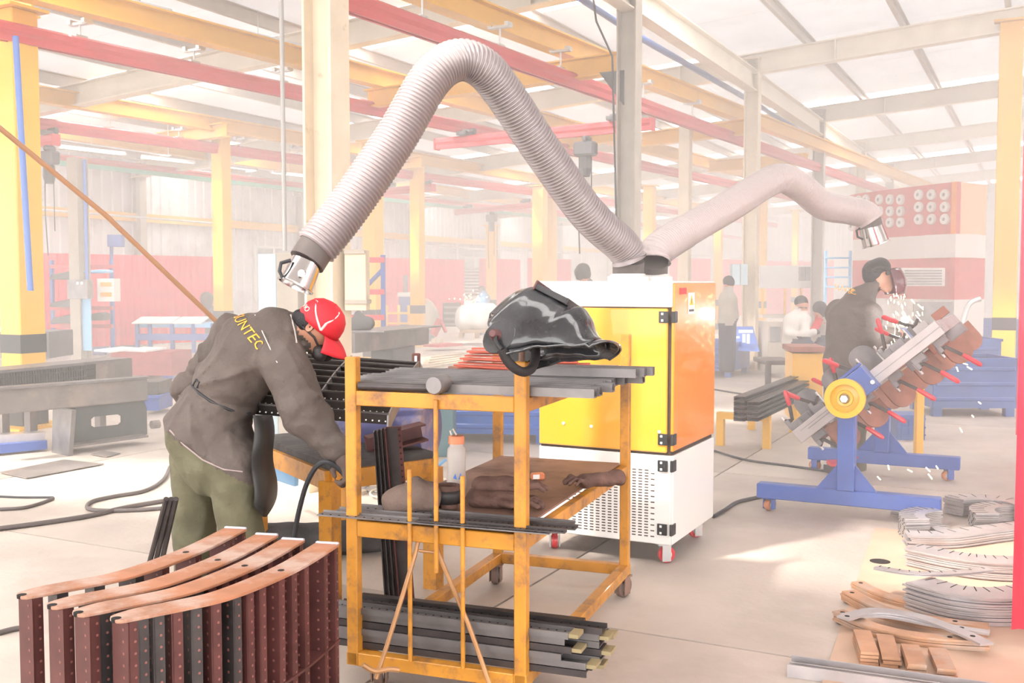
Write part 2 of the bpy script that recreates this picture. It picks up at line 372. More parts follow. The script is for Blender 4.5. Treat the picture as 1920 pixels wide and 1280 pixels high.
tag(MB().bar(a, b, .05, .1).build('conductor_strip', 'railgreen'), 'green conductor strip under a thin red rail near the side wall', 'conductor')
crane_line(None, None, (1040, 398), (1480, 460), 4.1, 3.85, [], 'thin and far behind the two ducts', 0, 6, rs=.8)
# cross beams of the portal frames
def cross(p0, p1, z, lab, mat='yellow', w=.2, h=.26, z1=None):
    a, b = PZ(p0[0], p0[1], z), PZ(p1[0], p1[1], z1 or z); return tag(MB().ibeam(a, b, w, h, .02).build('portal_beam', mat), lab, 'beam')
cross((690, 186), (1168, 118), 4.3, 'orange cross beam bracketed to the grey middle column above the ribbed duct')
cross((300, 262), (425, 243), 4.4, 'orange cross beam ending on the crane column behind the bending worker')
cross((640, 322), (790, 303), 4.4, 'yellow cross beam ending on the crane column over the open floor')
cross((0, 22), (60, 8), 4.6, 'orange cross beam end at the upper left corner of the picture')
cross((1205, 262), (1400, 238), 4.3, 'bright yellow cross beam between the grey column and the cream column')
cross((1030, 272), (1168, 250), 4.3, 'yellow cross beam behind the red bridge girder')
cross((1330, 312), (1515, 298), 4.3, 'yellow cross beam behind the crest of the smooth duct')
# gusset under the bracketed cross beam
g = MB().plate([(0, 0), (.32, 0), (0, -.42)], -.06, .06, T(P(1172, 133, 13.0)) @ RZ(HROT + math.pi) @ RX(math.pi / 2)).build('gusset_bracket', 'darkbox'); tag(g, 'dark triangular bracket on the grey middle column under the orange cross beam', 'bracket')
def bridge(p0, p1, z, lab, hoist=None, rs=.9):
    a, b = PZ(p0[0], p0[1], z), PZ(p1[0], p1[1], z); o = thing('bridge_girder', lab, 'crane girder', a)
    MB().prof(a, b, [(x * rs, y * rs) for x, y in KBK]).build('girder', 'railred', o, world=True)
    d = (b - a).normalized()
    for e, s in ((a, -1), (b, 1)): MB().bar(e + d * s * .002, e + d * s * .02, .17 * rs, .21 * rs).build('end_cap', 'railred', o, world=True)
    for t in (.15, .85):
        q = a + (b - a) * t + Z * .13; MB().box(q, (.2, .3, .06), RZ(HROT)).cyl(q + U * .1 + V * .12 + Z * .05, q + U * .1 - V * .12 + Z * .05, .05).build('end_truck', 'darkbox', o, world=True)
    if hoist is not None:
        q = a + (b - a) * hoist - Z * .28; h = thing('chain_hoist', 'dark chain hoist under ' + lab, 'hoist', q, HROT)
        MB().box((0, 0, 0), (.34, .2, .22)).box((.02, 0, .15), (.1, .22, .1)).build('motor_body', 'darkbox', h, bev=.03)
        MB().lathe([(0, -.42), (.07, -.42), (.1, -.3), (.09, -.12), (0, -.12)], 12).build('chain_bag', 'cable', h)
        MB().cyl((.1, 0, -.1), (.1, 0, -1.2), .008, n=6).build('chain', 'cable', h)
        MB().tube([(-.1, 0, -.1), (-.12, 0, -.9), (-.1, .02, -1.6)], .01, 6).build('pendant_cable', 'cable', h)
bridge((820, 271), (1222, 233), 3.88, 'the red bridge girder spanning the picture middle behind the ribbed duct', .72)
bridge((0, 276), (104, 262), 3.88, 'the short red bridge girder beside the nearest yellow column', .88)
bridge((716, 360), (812, 352), 3.88, 'the small red bridge girder beside the yellow column on the open floor')
bridge((856, 398), (1010, 384), 3.88, 'the far red bridge girder above the welder with the blue arc', .45)
# twin-tube lamp fittings
def lamp(p0, p1, z, lab):
    a, b = PZ(p0[0], p0[1], z), PZ(p1[0], p1[1], z); o = thing('tube_lamp', lab, 'lamp', a); d = (b - a).normalized(); s = d.cross(Z)
    MB().prof(a, b, [(-.03, .03), (.03, .03), (.09, -.02), (.085, -.025), (.025, .022), (-.025, .022), (-.085, -.025), (-.09, -.02)]).build('reflector', 'lampwhite', o, world=True)
    MB().cyl(a + d * .05 - Z * .01, b - d * .05 - Z * .01, .018).build('tube', 'tubeglow', o, world=True)
    for e in (a, b): MB().bar(e - d * .02, e + d * .02, .05, .07).build('end_holder', 'lampwhite', o, world=True)
    m_ = (a + b) / 2
    MB().cyl(m_ + Z * .03, m_ + Z * (ZR(4.6) - z - .5), .006, n=6).build('suspension', 'galv', o, world=True)
lamp((392, 46), (568, 88), 4.9, 'white tube lamp under the roof at upper left, nearest the white column')
lamp((205, -6), (318, 22), 4.9, 'white tube lamp cut by the top edge at upper left')
lamp((108, 274), (232, 288), 3.9, 'white tube lamp just right of the dark hoist')
lamp((268, 294), (362, 304), 3.9, 'white tube lamp middle of the row before the side wall')
lamp((396, 308), (480, 318), 3.9, 'white tube lamp right of the yellow column in the row before the side wall')
lamp((508, 322), (578, 330), 3.9, 'white tube lamp at the end of the row by the thin grey pipe')
# blue compressed air pipes
def pipe(name, pts, r, mat, lab, cat='pipe', n=10, group=None): return tag(MB().tube(pts, r, n).build(name, mat, smooth=True), lab, cat, group)
pipe('air_pipe', [PZ(1085, -6, 5.0), PZ(1200, 70, 5.0), PZ(1400, 185, 5.0), PZ(1560, 282, 5.0)], .05, 'bluepipe', 'blue compressed air pipe running under the roof past the grey column')
pipe('conduit_pipe', [P(527, -20, 8.6), P(534, 470, 8.6)], .018, 'galvdull', 'thin grey vertical pipe left of the white column')
pipe('drop_pipe', [P(29, 68, 10.85), P(57, 545, 10.85)], .032, 'bluepipe', 'blue air drop pipe along the nearest yellow column')
D('copper', (0.40, 0.22, 0.13), 0.45, metal=0.1)
pipe('diagonal_rod', [P(-15, 228, 4.6), P(200, 405, 5.0), P(405, 602, 5.3)], .012, 'copper', 'copper-coloured rod slanting down from the left edge to the worker', 'rod')
pipe('hanging_cable', [P(1105, -60, 12), P(1118, 40, 12), P(1148, 105, 12), P(1153, 300, 12), P(1156, 430, 12)], .012, 'cable', 'dark cable hanging beside the grey middle column', 'cable')
# ================================================================== sculpting of soft bodies (smooth union of round cones, surface nets)
def surfnets(F, org, h):
    S = F < 0; nx, ny, nz = F.shape
    n = np.zeros((nx - 1, ny - 1, nz - 1), np.int8)
    for a in (0, 1):
        for b in (0, 1):
            for c in (0, 1): n += S[a:nx - 1 + a, b:ny - 1 + b, c:nz - 1 + c]
    act = (n > 0) & (n < 8); I, J, K = np.nonzero(act); idx = -np.ones(act.shape, np.int64); idx[I, J, K] = np.arange(len(I))
    pos = np.zeros((len(I), 3)); cnt = np.zeros(len(I))
    cs = [(a, b, c) for a in (0, 1) for b in (0, 1) for c in (0, 1)]
    for p in cs:
        for q in cs:
            if q > p and sum(abs(p[i] - q[i]) for i in range(3)) == 1:
                f0 = F[I + p[0], J + p[1], K + p[2]]; f1 = F[I + q[0], J + q[1], K + q[2]]; m = (f0 < 0) != (f1 < 0)
                t = np.where(m, f0 / np.where(m, f0 - f1, 1), 0)
                for i in range(3): pos[:, i] += np.where(m, p[i] + t * (q[i] - p[i]), 0)
                cnt += m
    pos /= cnt[:, None]; pos += np.stack([I, J, K], 1); vs = pos * h + np.array(org)
    fs = []
    for ax in range(3):
        s0 = [slice(None)] * 3; s1 = [slice(None)] * 3; s0[ax] = slice(0, -1); s1[ax] = slice(1, None)
        E = S[tuple(s0)] != S[tuple(s1)]; e = np.argwhere(E); o1, o2 = [i for i in range(3) if i != ax]
        e = e[(e[:, o1] > 0) & (e[:, o2] > 0) & (e[:, o1] < F.shape[o1] - 1) & (e[:, o2] < F.shape[o2] - 1)]
        def g(d1, d2):
            c = e.copy(); c[:, o1] += d1; c[:, o2] += d2; return idx[c[:, 0], c[:, 1], c[:, 2]]
        fs.append(np.stack([g(-1, -1), g(0, -1), g(0, 0), g(-1, 0)], 1))
    fs = np.concatenate(fs); fs = fs[(fs >= 0).all(1)]
    return vs, fs, (I, J, K)
def sculpt(name, prims, mats, parent, h=0.012, k=0.03, disp=None, cut=None, pad=0.03, matfn=None):
    """prims: (a, b, ra, rb, material index, blend, squash axis/scale or None)"""
    P0 = np.array([list(p[0]) for p in prims] + [list(p[1]) for p in prims]); R = max(max(p[2], p[3]) for p in prims)
    lo = P0.min(0) - R - pad; hi = P0.max(0) + R + pad
    ns = [int((hi[i] - lo[i]) / h) + 2 for i in range(3)]
    X, Y, Zg = np.meshgrid(*[lo[i] + h * np.arange(ns[i]) for i in range(3)], indexing='ij')
    F = None; best = None; mi = None
    for p in prims:
        a = np.array(list(p[0])); b = np.array(list(p[1])); ra, rb = p[2], p[3]; kk = p[5] if len(p) > 5 and p[5] is not None else k
        d = b - a; L2 = max(float(d @ d), 1e-9); sq = p[6] if len(p) > 6 else None
        dx, dy, dz = X - a[0], Y - a[1], Zg - a[2]
        t = np.clip((dx * d[0] + dy * d[1] + dz * d[2]) / L2, 0, 1)
        ex, ey, ez = dx - t * d[0], dy - t * d[1], dz - t * d[2]
        if sq is not None:
            ax, s = np.array(list(sq[0])), sq[1]; q = (ex * ax[0] + ey * ax[1] + ez * ax[2]) * (1 / s - 1)
            ex, ey, ez = ex + q * ax[0], ey + q * ax[1], ez + q * ax[2]
        D_ = np.sqrt(ex * ex + ey * ey + ez * ez) - (ra + (rb - ra) * t)
        if F is None: F = D_; best = D_.copy(); mi = np.full(D_.shape, p[4], np.int8)
        else:
            hh = np.clip(.5 + .5 * (D_ - F) / kk, 0, 1); F = D_ + (F - D_) * hh - kk * hh * (1 - hh)
            m = D_ < best; best = np.where(m, D_, best); mi = np.where(m, p[4], mi).astype(np.int8)
    if disp is not None: F = F + disp(X, Y, Zg, mi)
    if cut is not None: F = np.maximum(F, cut(X, Y, Zg))
    vs, fs, (I, J, K) = surfnets(F, lo, h)
    vm = mi[I, J, K]
    if matfn is not None: vm = matfn(vs, vm)
    me = bpy.data.meshes.new(name); 
    if parent is not None:
        mw = parent.matrix_basis.inverted(); q = parent.parent
        while q is not None: mw = mw @ q.matrix_basis.inverted(); q = q.parent
        A = np.array(mw); vs = vs @ A[:3, :3].T + A[:3, 3]
    me.from_pydata(vs.tolist(), [], fs.tolist())
    for m in mats: me.materials.append(M_(m))
    me.polygons.foreach_set('material_index', vm[fs[:, 0]].astype(np.int32)); me.polygons.foreach_set('use_smooth', np.ones(len(fs), bool))
    bm = bmesh.new(); bm.from_mesh(me); bmesh.ops.recalc_face_normals(bm, faces=bm.faces)
    bmesh.ops.smooth_vert(bm, verts=bm.verts, factor=.35, use_axis_x=True, use_axis_y=True, use_axis_z=True); bm.to_mesh(me); bm.free()
    o = bpy.data.objects.new(name, me); COL.objects.link(o); o.parent = parent; return o
def spline(pts, n=12):
    pts = [Vector(p) for p in pts]; out = []
    for i in range(len(pts) - 1):
        p0, p1, p2, p3 = pts[max(i - 1, 0)], pts[i], pts[i + 1], pts[min(i + 2, len(pts) - 1)]
        for j in range(n):
            t = j / n; out.append(.5 * ((2 * p1) + (p2 - p0) * t + (2 * p0 - 5 * p1 + 4 * p2 - p3) * t * t + (3 * p1 - p0 - 3 * p2 + p3) * t ** 3))
    return out + [pts[-1]]
def resample(pts, step):
    out = [pts[0]]; acc = 0.0
    for a, b in zip(pts, pts[1:]):
        L = (b - a).length
        while acc + L >= step:
            t = (step - acc) / L; a = a.lerp(b, t); out.append(a.copy()); L = (b - a).length; acc = 0.0
            if L < 1e-9: break
        acc += L
    return out
# ================================================================== fume extractor
D('cabyellow', (0.82, 0.37, 0.03), 0.28, coat=0.5)
D('caborange', (0.84, 0.27, 0.02), 0.26, coat=0.5)
D('cabwhite', (0.80, 0.77, 0.74), 0.35, coat=0.3)
D('gapdark', (0.05, 0.03, 0.02), 0.7)
D('hinge', (0.02, 0.02, 0.022), 0.4)
D('castred', (0.65, 0.03, 0.04), 0.3, coat=0.5)
D('rubbergrey', (0.12, 0.10, 0.095), 0.55)
D('hose', (0.36, 0.31, 0.315), 0.32, metal=0.2, coat=0.15)
D('hosesmooth', (0.50, 0.43, 0.42), 0.35, bump=0.5, bs=30, coat=0.2)
D('signwhite', (0.85, 0.84, 0.80), 0.5)
D('signyellow', (0.90, 0.60, 0.03), 0.5)
D('signred', (0.6, 0.04, 0.05), 0.5)
CC = Vector((.693, 6.138, 0)); cab = thing('fume_extractor', 'orange and white fume extractor cabinet on red casters behind the yellow trolley', 'fume extractor', CC, HROT)
MB().box((0, 0, .835), (.78, .78, 1.43)).build('body', 'gapdark', cab)
MB().box((0, -.395, 1.485), (.79, .02, .135)).build('top_panel', 'cabwhite', cab, bev=.004)
MB().box((0, 0, 1.553), (.8, .8, .012)).build('lid', 'cabwhite', cab, bev=.003)
fp = MB().box((-.012, -.397, 1.018), (.766, .022, .785)).build('front_panel', 'cabyellow', cab, bev=.006)
for x, z in ((-.24, .752), (-.07, .745), (.33, .74)): MB().lathe([(0, .008), (.008, .006), (.01, 0)], 10, T(x, -.408, z) @ RX(math.pi / 2)).build('bolt', 'signwhite', fp)
lp = MB().box((0, -.396, .365), (.79, .02, .49)).build('lower_panel', 'cabwhite', cab, bev=.004)
mb = MB()
for r in range(24):
    for c in range(15):
        if not (c in (0, 14) and r % 2): mb.box((-.21 + c * .036 + (.0 if r % 2 else .0), -.4055, .16 + r * .0158), (.022, .003, .0062))
tag(mb.build('vent_slot', 'gapdark', lp), kind='stuff')
MB().box((-.393, 0, 1.018), (.016, .78, .785)).build('side_panel', 'cabyellow', cab); MB().box((-.393, 0, .365), (.016, .78, .49)).build('side_panel', 'cabwhite', cab)
dr = MB().box((.396, .0, 1.09), (.02, .785, .915)).build('door', 'caborange', cab, bev=.005)  # deeper orange than the front panel: this side's shade put into the colour
dl = MB().box((.396, .0, .365), (.02, .785, .49)).build('door', 'cabwhite', cab, bev=.005)
s = MB().box((.4075, -.1, 1.435), (.002, .12, .12)).build('warning_sign', 'signwhite', dr)
tri = MB().add([(.4092, -.14, 1.425), (.4092, -.06, 1.425), (.4092, -.1, 1.485), (.4088, -.14, 1.425), (.4088, -.06, 1.425), (.4088, -.1, 1.485)], [(0, 1, 2), (3, 5, 4), (0, 3, 4, 1), (1, 4, 5, 2), (2, 5, 3, 0)]).build('warning_triangle', 'signyellow', s)
MB().bar((.4094, -.1, 1.432), (.4094, -.1, 1.462), .008, .001, up=Vector((1, 0, 0))).box((.4094, -.1, 1.395), (.001, .09, .012)).build('warning_mark', 'bandblack', s)
MB().box((.4075, -.25, 1.505), (.002, .12, .035)).build('maker_plate', 'signred', dr)
for z, par in ((1.365, dr), (.70, dr), (.555, dl), (.205, dl)):
    hg = MB().box((.352, -.412, z), (.055, .012, .062)).box((.408, -.38, z), (.008, .05, .062)).cyl((.402, -.41, z - .031), (.402, -.41, z + .031), .009, n=8).build('hinge', 'hinge', cab, bev=.002)
    for dz in (-.018, .018):
        MB().box((.345, -.4185, z + dz), (.012, .003, .012)).build('screw', 'signwhite', hg)
def caster(parent, M, r, wmat, bmat, w=.035):
    c = MB().box((0, 0, r + .062), (.08, .08, .01)).box((-w * .8, .012, r * 1.25), (.006, .05, r * 1.1 + .04)).box((w * .8, .012, r * 1.25), (.006, .05, r * 1.1 + .04)).box((0, .012, r * 1.8 + .012), (w * 1.7, .05, .008)).build('caster', bmat, parent); c.matrix_basis = M
    MB().lathe([(0, -w / 2), (r * .9, -w / 2), (r, -w / 3), (r, w / 3), (r * .9, w / 2), (0, w / 2)], 20, T(0, .02, r) @ RY(math.pi / 2)).build('wheel', wmat, c, smooth=True)
    MB().lathe([(0, -w / 2 - .003), (r * .55, -w / 2 - .003), (r * .55, w / 2 + .003), (0, w / 2 + .003)], 16, T(0, .02, r) @ RY(math.pi / 2)).build('hub', 'galv', c, smooth=True)
    return c
for x, y, a in ((-.33, -.33, .5), (.33, -.33, -.9), (.33, .33, 2.4), (-.33, .33, .2)): caster(cab, T(x, y, 0) @ RZ(a), .048, 'castred', 'galv')
RG1 = cab.matrix_basis.inverted() @ P(1178, 522, 5.96); RG1.z = 1.556; RG2 = cab.matrix_basis.inverted() @ P(1224, 522, 6.2); RG2.z = 1.556
MB().lathe([(.0, 0), (.118, 0), (.118, .03), (.105, .034), (.095, .046)], 32, T(RG1)).build('outlet_ring', 'cabwhite', cab, smooth=True)
MB().lathe([(.0, 0), (.118, 0), (.118, .03), (.105, .034), (.095, .046)], 32, T(RG2)).build('outlet_ring', 'cabwhite', cab, smooth=True)
def arm(label, pts, r, mat, step, amp, cuff0, cuff1, noz, n=32, ribs=None):
    o = thing('extraction_arm', label, 'duct', pts[0])
    path = resample(spline(pts, 14), step / 4); K = len(path); rr = []
    for i in range(K):
        a = amp * (1 if ribs is None or i / K < ribs else .25); rr.append(r + a * math.cos(2 * math.pi * i / 4))
    MB().tube(path, rr, n, cap=False).build('flexible_hose', mat, o, world=True, smooth=True, auto=False)
    for c in (cuff0, cuff1): MB().tube(resample(spline(c[0], 6), .01), c[1], 28).build('rubber_cuff', 'rubbergrey', o, world=True, smooth=True)
    a, b, r0, r1 = noz; d = (b - a).normalized(); sx, uy = basis(d); M = frame(a, sx, uy, d); L = (b - a).length
    h = MB().lathe([(r0, 0), (r0 + (r1 - r0) * .9, L * .93), (r1 + .006, L * .95), (r1 + .006, L), (r1 - .004, L), (r0 - .006, 0.005)], 40, M).build('suction_hood', 'chrome', o, world=True, smooth=True)
    return o, h, M, L
a1 = [P(1180, 487, 5.93), P(1168, 462, 5.9), P(1100, 398, 5.72), P(1010, 272, 5.5), P(938, 165, 5.32), P(897, 122, 5.22), P(853, 114, 5.15), P(806, 150, 5.08), P(742, 258, 5.0), P(660, 378, 4.9), P(612, 440, 4.83), P(590, 466, 4.8)]
cb = cab.matrix_basis
o1, h1, Mh, Lh = arm('ribbed grey extraction duct arching from the extractor to the bending worker', a1, .094, 'hose', .0195, .0090,
    ([cb @ Vector((RG1.x, RG1.y, 1.6)), P(1178, 502, 5.955), P(1179, 486, 5.94)], .09), ([P(594, 462, 4.81), P(585, 476, 4.79), P(574, 493, 4.77)], .085), (P(575, 491, 4.77), P(553, 537, 4.74), .07, .082))
MB().tube([P(545, 488, 4.70), P(527, 493, 4.68), P(524, 508, 4.68), P(529, 520, 4.68), P(543, 517, 4.70)], .009, 8).build('handle', 'bandblack', h1, world=True, smooth=True)
q = P(565, 512, 4.66); MB().cyl(q + Vector((0, .04, 0)), q, .016, n=16).build('knob', 'chrome', h1, world=True, smooth=True)
a2 = [P(1226, 488, 6.12), P(1234, 468, 6.15), P(1285, 434, 6.3), P(1375, 382, 6.6), P(1430, 347, 6.85), P(1466, 334, 7.0), P(1500, 350, 7.1), P(1545, 385, 7.25), P(1592, 394, 7.38), P(1622, 402, 7.42), P(1633, 415, 7.42)]
o2, h2, _, _ = arm('smooth pale extraction duct reaching from the extractor to the clamp fixture', a2, .098, 'hosesmooth', .0165, .0045,
    ([cb @ Vector((RG2.x, RG2.y, 1.6)), P(1224, 504, 6.18), P(1225, 490, 6.15)], .088), ([P(1627, 406, 7.42), P(1631, 418, 7.42), P(1633, 428, 7.42)], .083), (P(1632, 424, 7.42), P(1643, 458, 7.42), .082, .094), ribs=.14)
MB().tube([P(1612, 428, 7.36), P(1606, 432, 7.35), P(1608, 444, 7.35), P(1618, 448, 7.36)], .008, 8).build('handle', 'bandblack', h2, world=True)
# ================================================================== trolley
D('trolley', (0.55, 0.235, 0.03), 0.42, var=0.2, vs=5, col2=(0.17, 0.085, 0.05), cs=11, cr=(0.5, 0.72), coat=0.1)
D('shelf', (0.26, 0.15, 0.115), 0.6, var=0.25, vs=5, col2=(0.14, 0.08, 0.06), cs=4)
D('steel', (0.20, 0.185, 0.185), 0.42, metal=0.55, var=0.2, vs=9)
D('steeldark', (0.07, 0.06, 0.06), 0.42, metal=0.5, var=0.3, vs=8)
D('steelred', (0.10, 0.033, 0.03), 0.5, metal=0.2, var=0.3, vs=7)
D('rust', (0.38, 0.165, 0.09), 0.55, metal=0.15, var=0.2, vs=9, col2=(0.50, 0.36, 0.30), cs=5, cr=(0.48, 0.66))
D('wheelbrown', (0.16, 0.10, 0.08), 0.6, var=0.2)
TA = -math.radians(20); TO = Vector((-.595, 3.87, 0)); tr = thing('yellow_trolley', 'worn yellow steel trolley with three tiers carrying steel bars and a helmet', 'trolley', TO, TA)
TW, TL, a_ = .67, 1.53, .045; TM = tr.matrix_basis
def tp(x, y, z): return TM @ Vector((x, y, z))
for x, y, t in ((0, 0, 1.275), (TW, 0, 1.275), (TW, TL, 1.30), (0, TL, 1.28)):
    MB().box((x, y, (t + .11) / 2), (a_, a_, t - .11)).build('post', 'trolley', tr, bev=.004)
def rl(a, b, w=.04, h=.05, nm='rail'): return MB().bar(a, b, w, h).build(nm, 'trolley', tr, bev=.003)
e = a_ / 2
rl((e, 0, 1.122), (TW - e, 0, 1.122), .04, .055); rl((TW, e, 1.12), (TW, TL - e, 1.12)); rl((0, e, 1.12), (0, TL - e, 1.12)); rl((e, TL, 1.12), (TW - e, TL, 1.12))
rl((e, 0, .632), (TW - e, 0, .632), .04, .06); rl((TW, e, .63), (TW, TL - e, .63)); rl((0, e, .63), (0, TL - e, .63), .02, .03); rl((e, TL, .63), (TW - e, TL, .63))
for x in (0, TW): rl((x, -e, .135), (x, TL + e, .135), .05, .05)
for y in (0, .62, TL): rl((.025, y, .135), (TW - .025, y, .135), .05, .05)
MB().box((TW / 2, .98, 1.148), (TW - .05, 1.0, .006)).build('top_shelf', 'shelf', tr)
MB().box((TW / 2, TL / 2, .664), (TW - .046, TL - .05, .008)).build('middle_shelf', 'shelf', tr)
MB().box((TW - .022, .07, 1.122), (.004, .05, .035)).build('sticker', 'signwhite', tr)
for x, z0, z1, yy in ((.245, .16, .87, -.028), (.352, .5, 1.13, -.03), (.455, .16, .86, -.028)): MB().cyl((x, yy, z0), (x, yy, z1), .0085, n=10).build('front_rod', 'trolley', tr, smooth=True)
for x, y, a in ((.06, .08, .3), (TW - .06, .08, .1), (TW - .01, TL - .03, -.3), (.0, TL - .04, .2)): caster(tr, T(x, y, -.0) @ RZ(a) @ Matrix.Diagonal((1, 1, .9, 1)), .058, 'wheelbrown', 'shelf', .035)
MB().cyl((TW, 0, 1.27), (TW, 0, 1.345), .011, n=10).build('helmet_peg', 'shelf', tr)
# bars on the top tier
def perf(mb_, a, b, w, n, up=Z, r=.005): pass
rnd = random.Random(3); UCH = [(-.023, -.016), (.023, -.016), (.023, .016), (.018, .016), (.018, -.011), (-.018, -.011), (-.018, .016), (-.023, .016)]
for i in range(9):
    y = .045 + i * .052; x0 = -.045 + rnd.uniform(-.03, .02) - (.0 if i else -.05); x1 = (.93 if i < 7 else .98) + rnd.uniform(-.05, .03)
    b_ = MB().prof(tp(x0, y, 1.166 + .002 * i), tp(x1, y + .01, 1.166 + .002 * i), UCH).build('steel_channel', 'steel'); tag(b_, ('cut steel channel bar lying crosswise on the top tier of the yellow trolley'), 'steel bar', 'channel bars on the trolley top')
for i in range(3):
    b_ = MB().prof(tp(.52, .33 + .055 * i, 1.214), tp(1.0 + .02 * i, .35 + .055 * i, 1.214), UCH).build('steel_channel', 'steel'); tag(b_, 'short steel channel bar on top of the others beside the trolley post', 'steel bar', 'short channel bars on the trolley top')
hm = thing('hammer', 'steel hammer with round handle lying on the front rail of the yellow trolley', 'hammer', tp(.03, -.005, 1.15), TA)
MB().cyl((0, 0, .018), (.30, .0, .018), .0155, n=16).build('handle', 'steeldark', hm, smooth=True, bev=0)
MB().lathe([(0, -.05), (.03, -.05), (.034, -.043), (.034, .043), (.03, .05), (0, .05)], 24, T(.325, .0, .034) @ RX(math.pi / 2)).build('head', 'steel', hm, smooth=True)
D('redbar', (0.50, 0.11, 0.07), 0.5, var=0.15, vs=10)
for i in range(11):
    f = i / 10; z = 1.153 + .0105 * i; yy = .62 + .03 * (i % 3) + .10 * f
    pts = [(.06 + .10 * f, yy + .16 - .12 * f), (.30, yy + .06), (.55, yy + .02), (.66 + .02 * (i % 3), yy + .05)]
    cl = [tuple(v.xy) for v in spline([Vector((p[0], p[1], 0)) for p in pts], 4)]
    o = MB().strip(cl, .038, z, z + .0075, TM).build('flat_bar', 'redbar'); tag(o, 'thin red painted curved flat bar in the pile under the helmet', 'flat bar', 'red flat bars on the trolley')
for i, (x, y, l) in enumerate(((-.05, 1.02, .42), (-.02, .9, .38), (.02, 1.12, .36))):
    o = MB().bar(tp(x, y, 1.157), tp(x + l, y + .03, 1.157), .035, .008).build('flat_bar', 'shelf'); tag(o, ['brown flat bar at the back of the top tier of the trolley', 'brown flat bar on the top tier, nearer than its two neighbours', 'brown flat bar on the top tier, farthest of three'][i], 'flat bar')
# perforated bars on the middle tier
def pbar(mb, a, b, w, t, n, side=1):
    mb.bar(a, b, w, t)
def holes_row(a, b, off, n, r, up, depth=.0015):
    mb = MB(); d = (b - a)
    for i in range(n):
        p = a + d * ((i + .5) / n) + off; mb.cyl(p, p + up * depth, r, n=6)
    return mb
D('hole', (0.01, 0.008, 0.008), 0.8)
for i, (x0, x1, y, z, w) in enumerate(((-.10, .80, .075, .672, .06), (-.13, .78, .005, .672, .055), (-.05, .82, .15, .672, .05), (.30, .86, .05, .682, .045), (.28, .84, -.02, .681, .03))):
    a, b = tp(x0, y, z + .004), tp(x1, y + .012, z + .004); o = MB().angle(a, b, w, .012, .005).build('perforated_angle', 'steeldark' if i > 2 else 'steel')
    tag(o, ['long perforated steel angle on the middle tier, second from the trolley front', 'long perforated steel angle along the very front of the middle tier', 'long perforated steel angle on the middle tier touching the shelf plate', 'dark perforated angle overlapping others on the middle tier by the right post', 'dark narrow perforated angle sticking out past the right post of the trolley'][i], 'steel angle')
    sx, uy = basis(b - a); tag(holes_row(a, b, sx * (w * .8) + uy * .005, 26, .004, uy).build('hole', 'hole', o), kind='stuff')
D('cutend', (0.30, 0.24, 0.13), 0.6)
# stack of perforated bars on the bottom tier
for L in range(6):
    for j in range(3):
        x0 = -.12 + rnd.uniform(-.03, .03); x1 = .86 + rnd.uniform(-.06, .08); y = -.0 + .085 * j + rnd.uniform(-.008, .008); z = .165 + .0265 * L
        if L == 5 and j == 2: continue
        a, b = tp(x0, y + .055, z), tp(x1, y + .055, z); o = MB().prof(a, b, [(-.04, 0), (.04, 0), (.04, .024), (.034, .024), (.034, .006), (-.034, .006), (-.034, .02), (-.04, .02)] if L % 2 else [(-.04, .024), (-.04, 0), (-.034, 0), (-.034, .018), (.034, .018), (.034, 0), (.04, 0), (.04, .024)]).build('perforated_channel', 'steel' if (L + j) % 3 else 'steeldark')
        tag(o, 'perforated steel channel in the stack on the bottom tier of the yellow trolley', 'steel bar', 'perforated channels on the bottom tier')
        if L >= 4: sx, uy = basis(b - a); tag(holes_row(a, b, sx * .022 + uy * .0235, 30, .004, uy).build('hole', 'hole', o), kind='stuff')
        if (L + j) % 2: MB().bar(b + Z * .012, b + (b - a).normalized() * .035 + Z * .012, .07, .014).build('cut_end', 'cutend', o)
# A-shaped rod frame hanging at the trolley front
D('rodwood', (0.42, 0.22, 0.10), 0.5, metal=0.3, var=0.2)
af = thing('rod_frame', 'bent A-shaped rod frame leaning on the front of the yellow trolley', 'rod frame', tp(.2, -.14, 0), TA)
MB().tube(spline([P(705, 1272, 3.66), P(735, 1180, 3.70), P(775, 1050, 3.76), P(786, 1008, 3.78), P(800, 996, 3.79), P(814, 1008, 3.78), P(828, 1052, 3.75), P(878, 1170, 3.68), P(918, 1282, 3.6)], 6), .0085, 8).build('rod', 'rodwood', af, world=True, smooth=True)
MB().cyl(P(785, 1032, 3.77), P(818, 1036, 3.765), .006, n=8).build('cross_rod', 'rodwood', af, world=True)
MB().tube(spline([P(680, 1246, 3.64), P(703, 1258, 3.65), P(730, 1254, 3.66), P(748, 1256, 3.67)], 5), .010, 8).build('foot_rod', 'rodwood', af, world=True, smooth=True)
# bundle of perforated angles leaning behind the trolley
for i in range(4):
    a = P(716 - 8 * i, 1130, 4.62 + .03 * i); a.z = .02 + .003 * i; a = P(752 - 9 * i, 1160, 4.7); a.z = .005; b = P(722 - 7 * i, 800 + 2 * i, 4.52)
    o = MB().angle(a, b, .07, .03, .005, up=Vector((0, -1, 0))).build('leaning_angle', 'steelred' if i == 0 else 'steeldark')
    tag(o, ['brown perforated angle bar leaning behind the trolley, foremost of its bundle', 'dark angle bar, second of the bundle leaning behind the trolley', 'dark angle bar, third of the bundle leaning behind the trolley', 'dark angle bar, last of the bundle leaning behind the trolley'][i], 'steel angle')
    if i == 0:
        sx, uy = basis(b - a, Vector((0, -1, 0))); tag(holes_row(a, b, sx * .06 + uy * .005, 34, .0045, uy).build('hole', 'hole', o), kind='stuff')
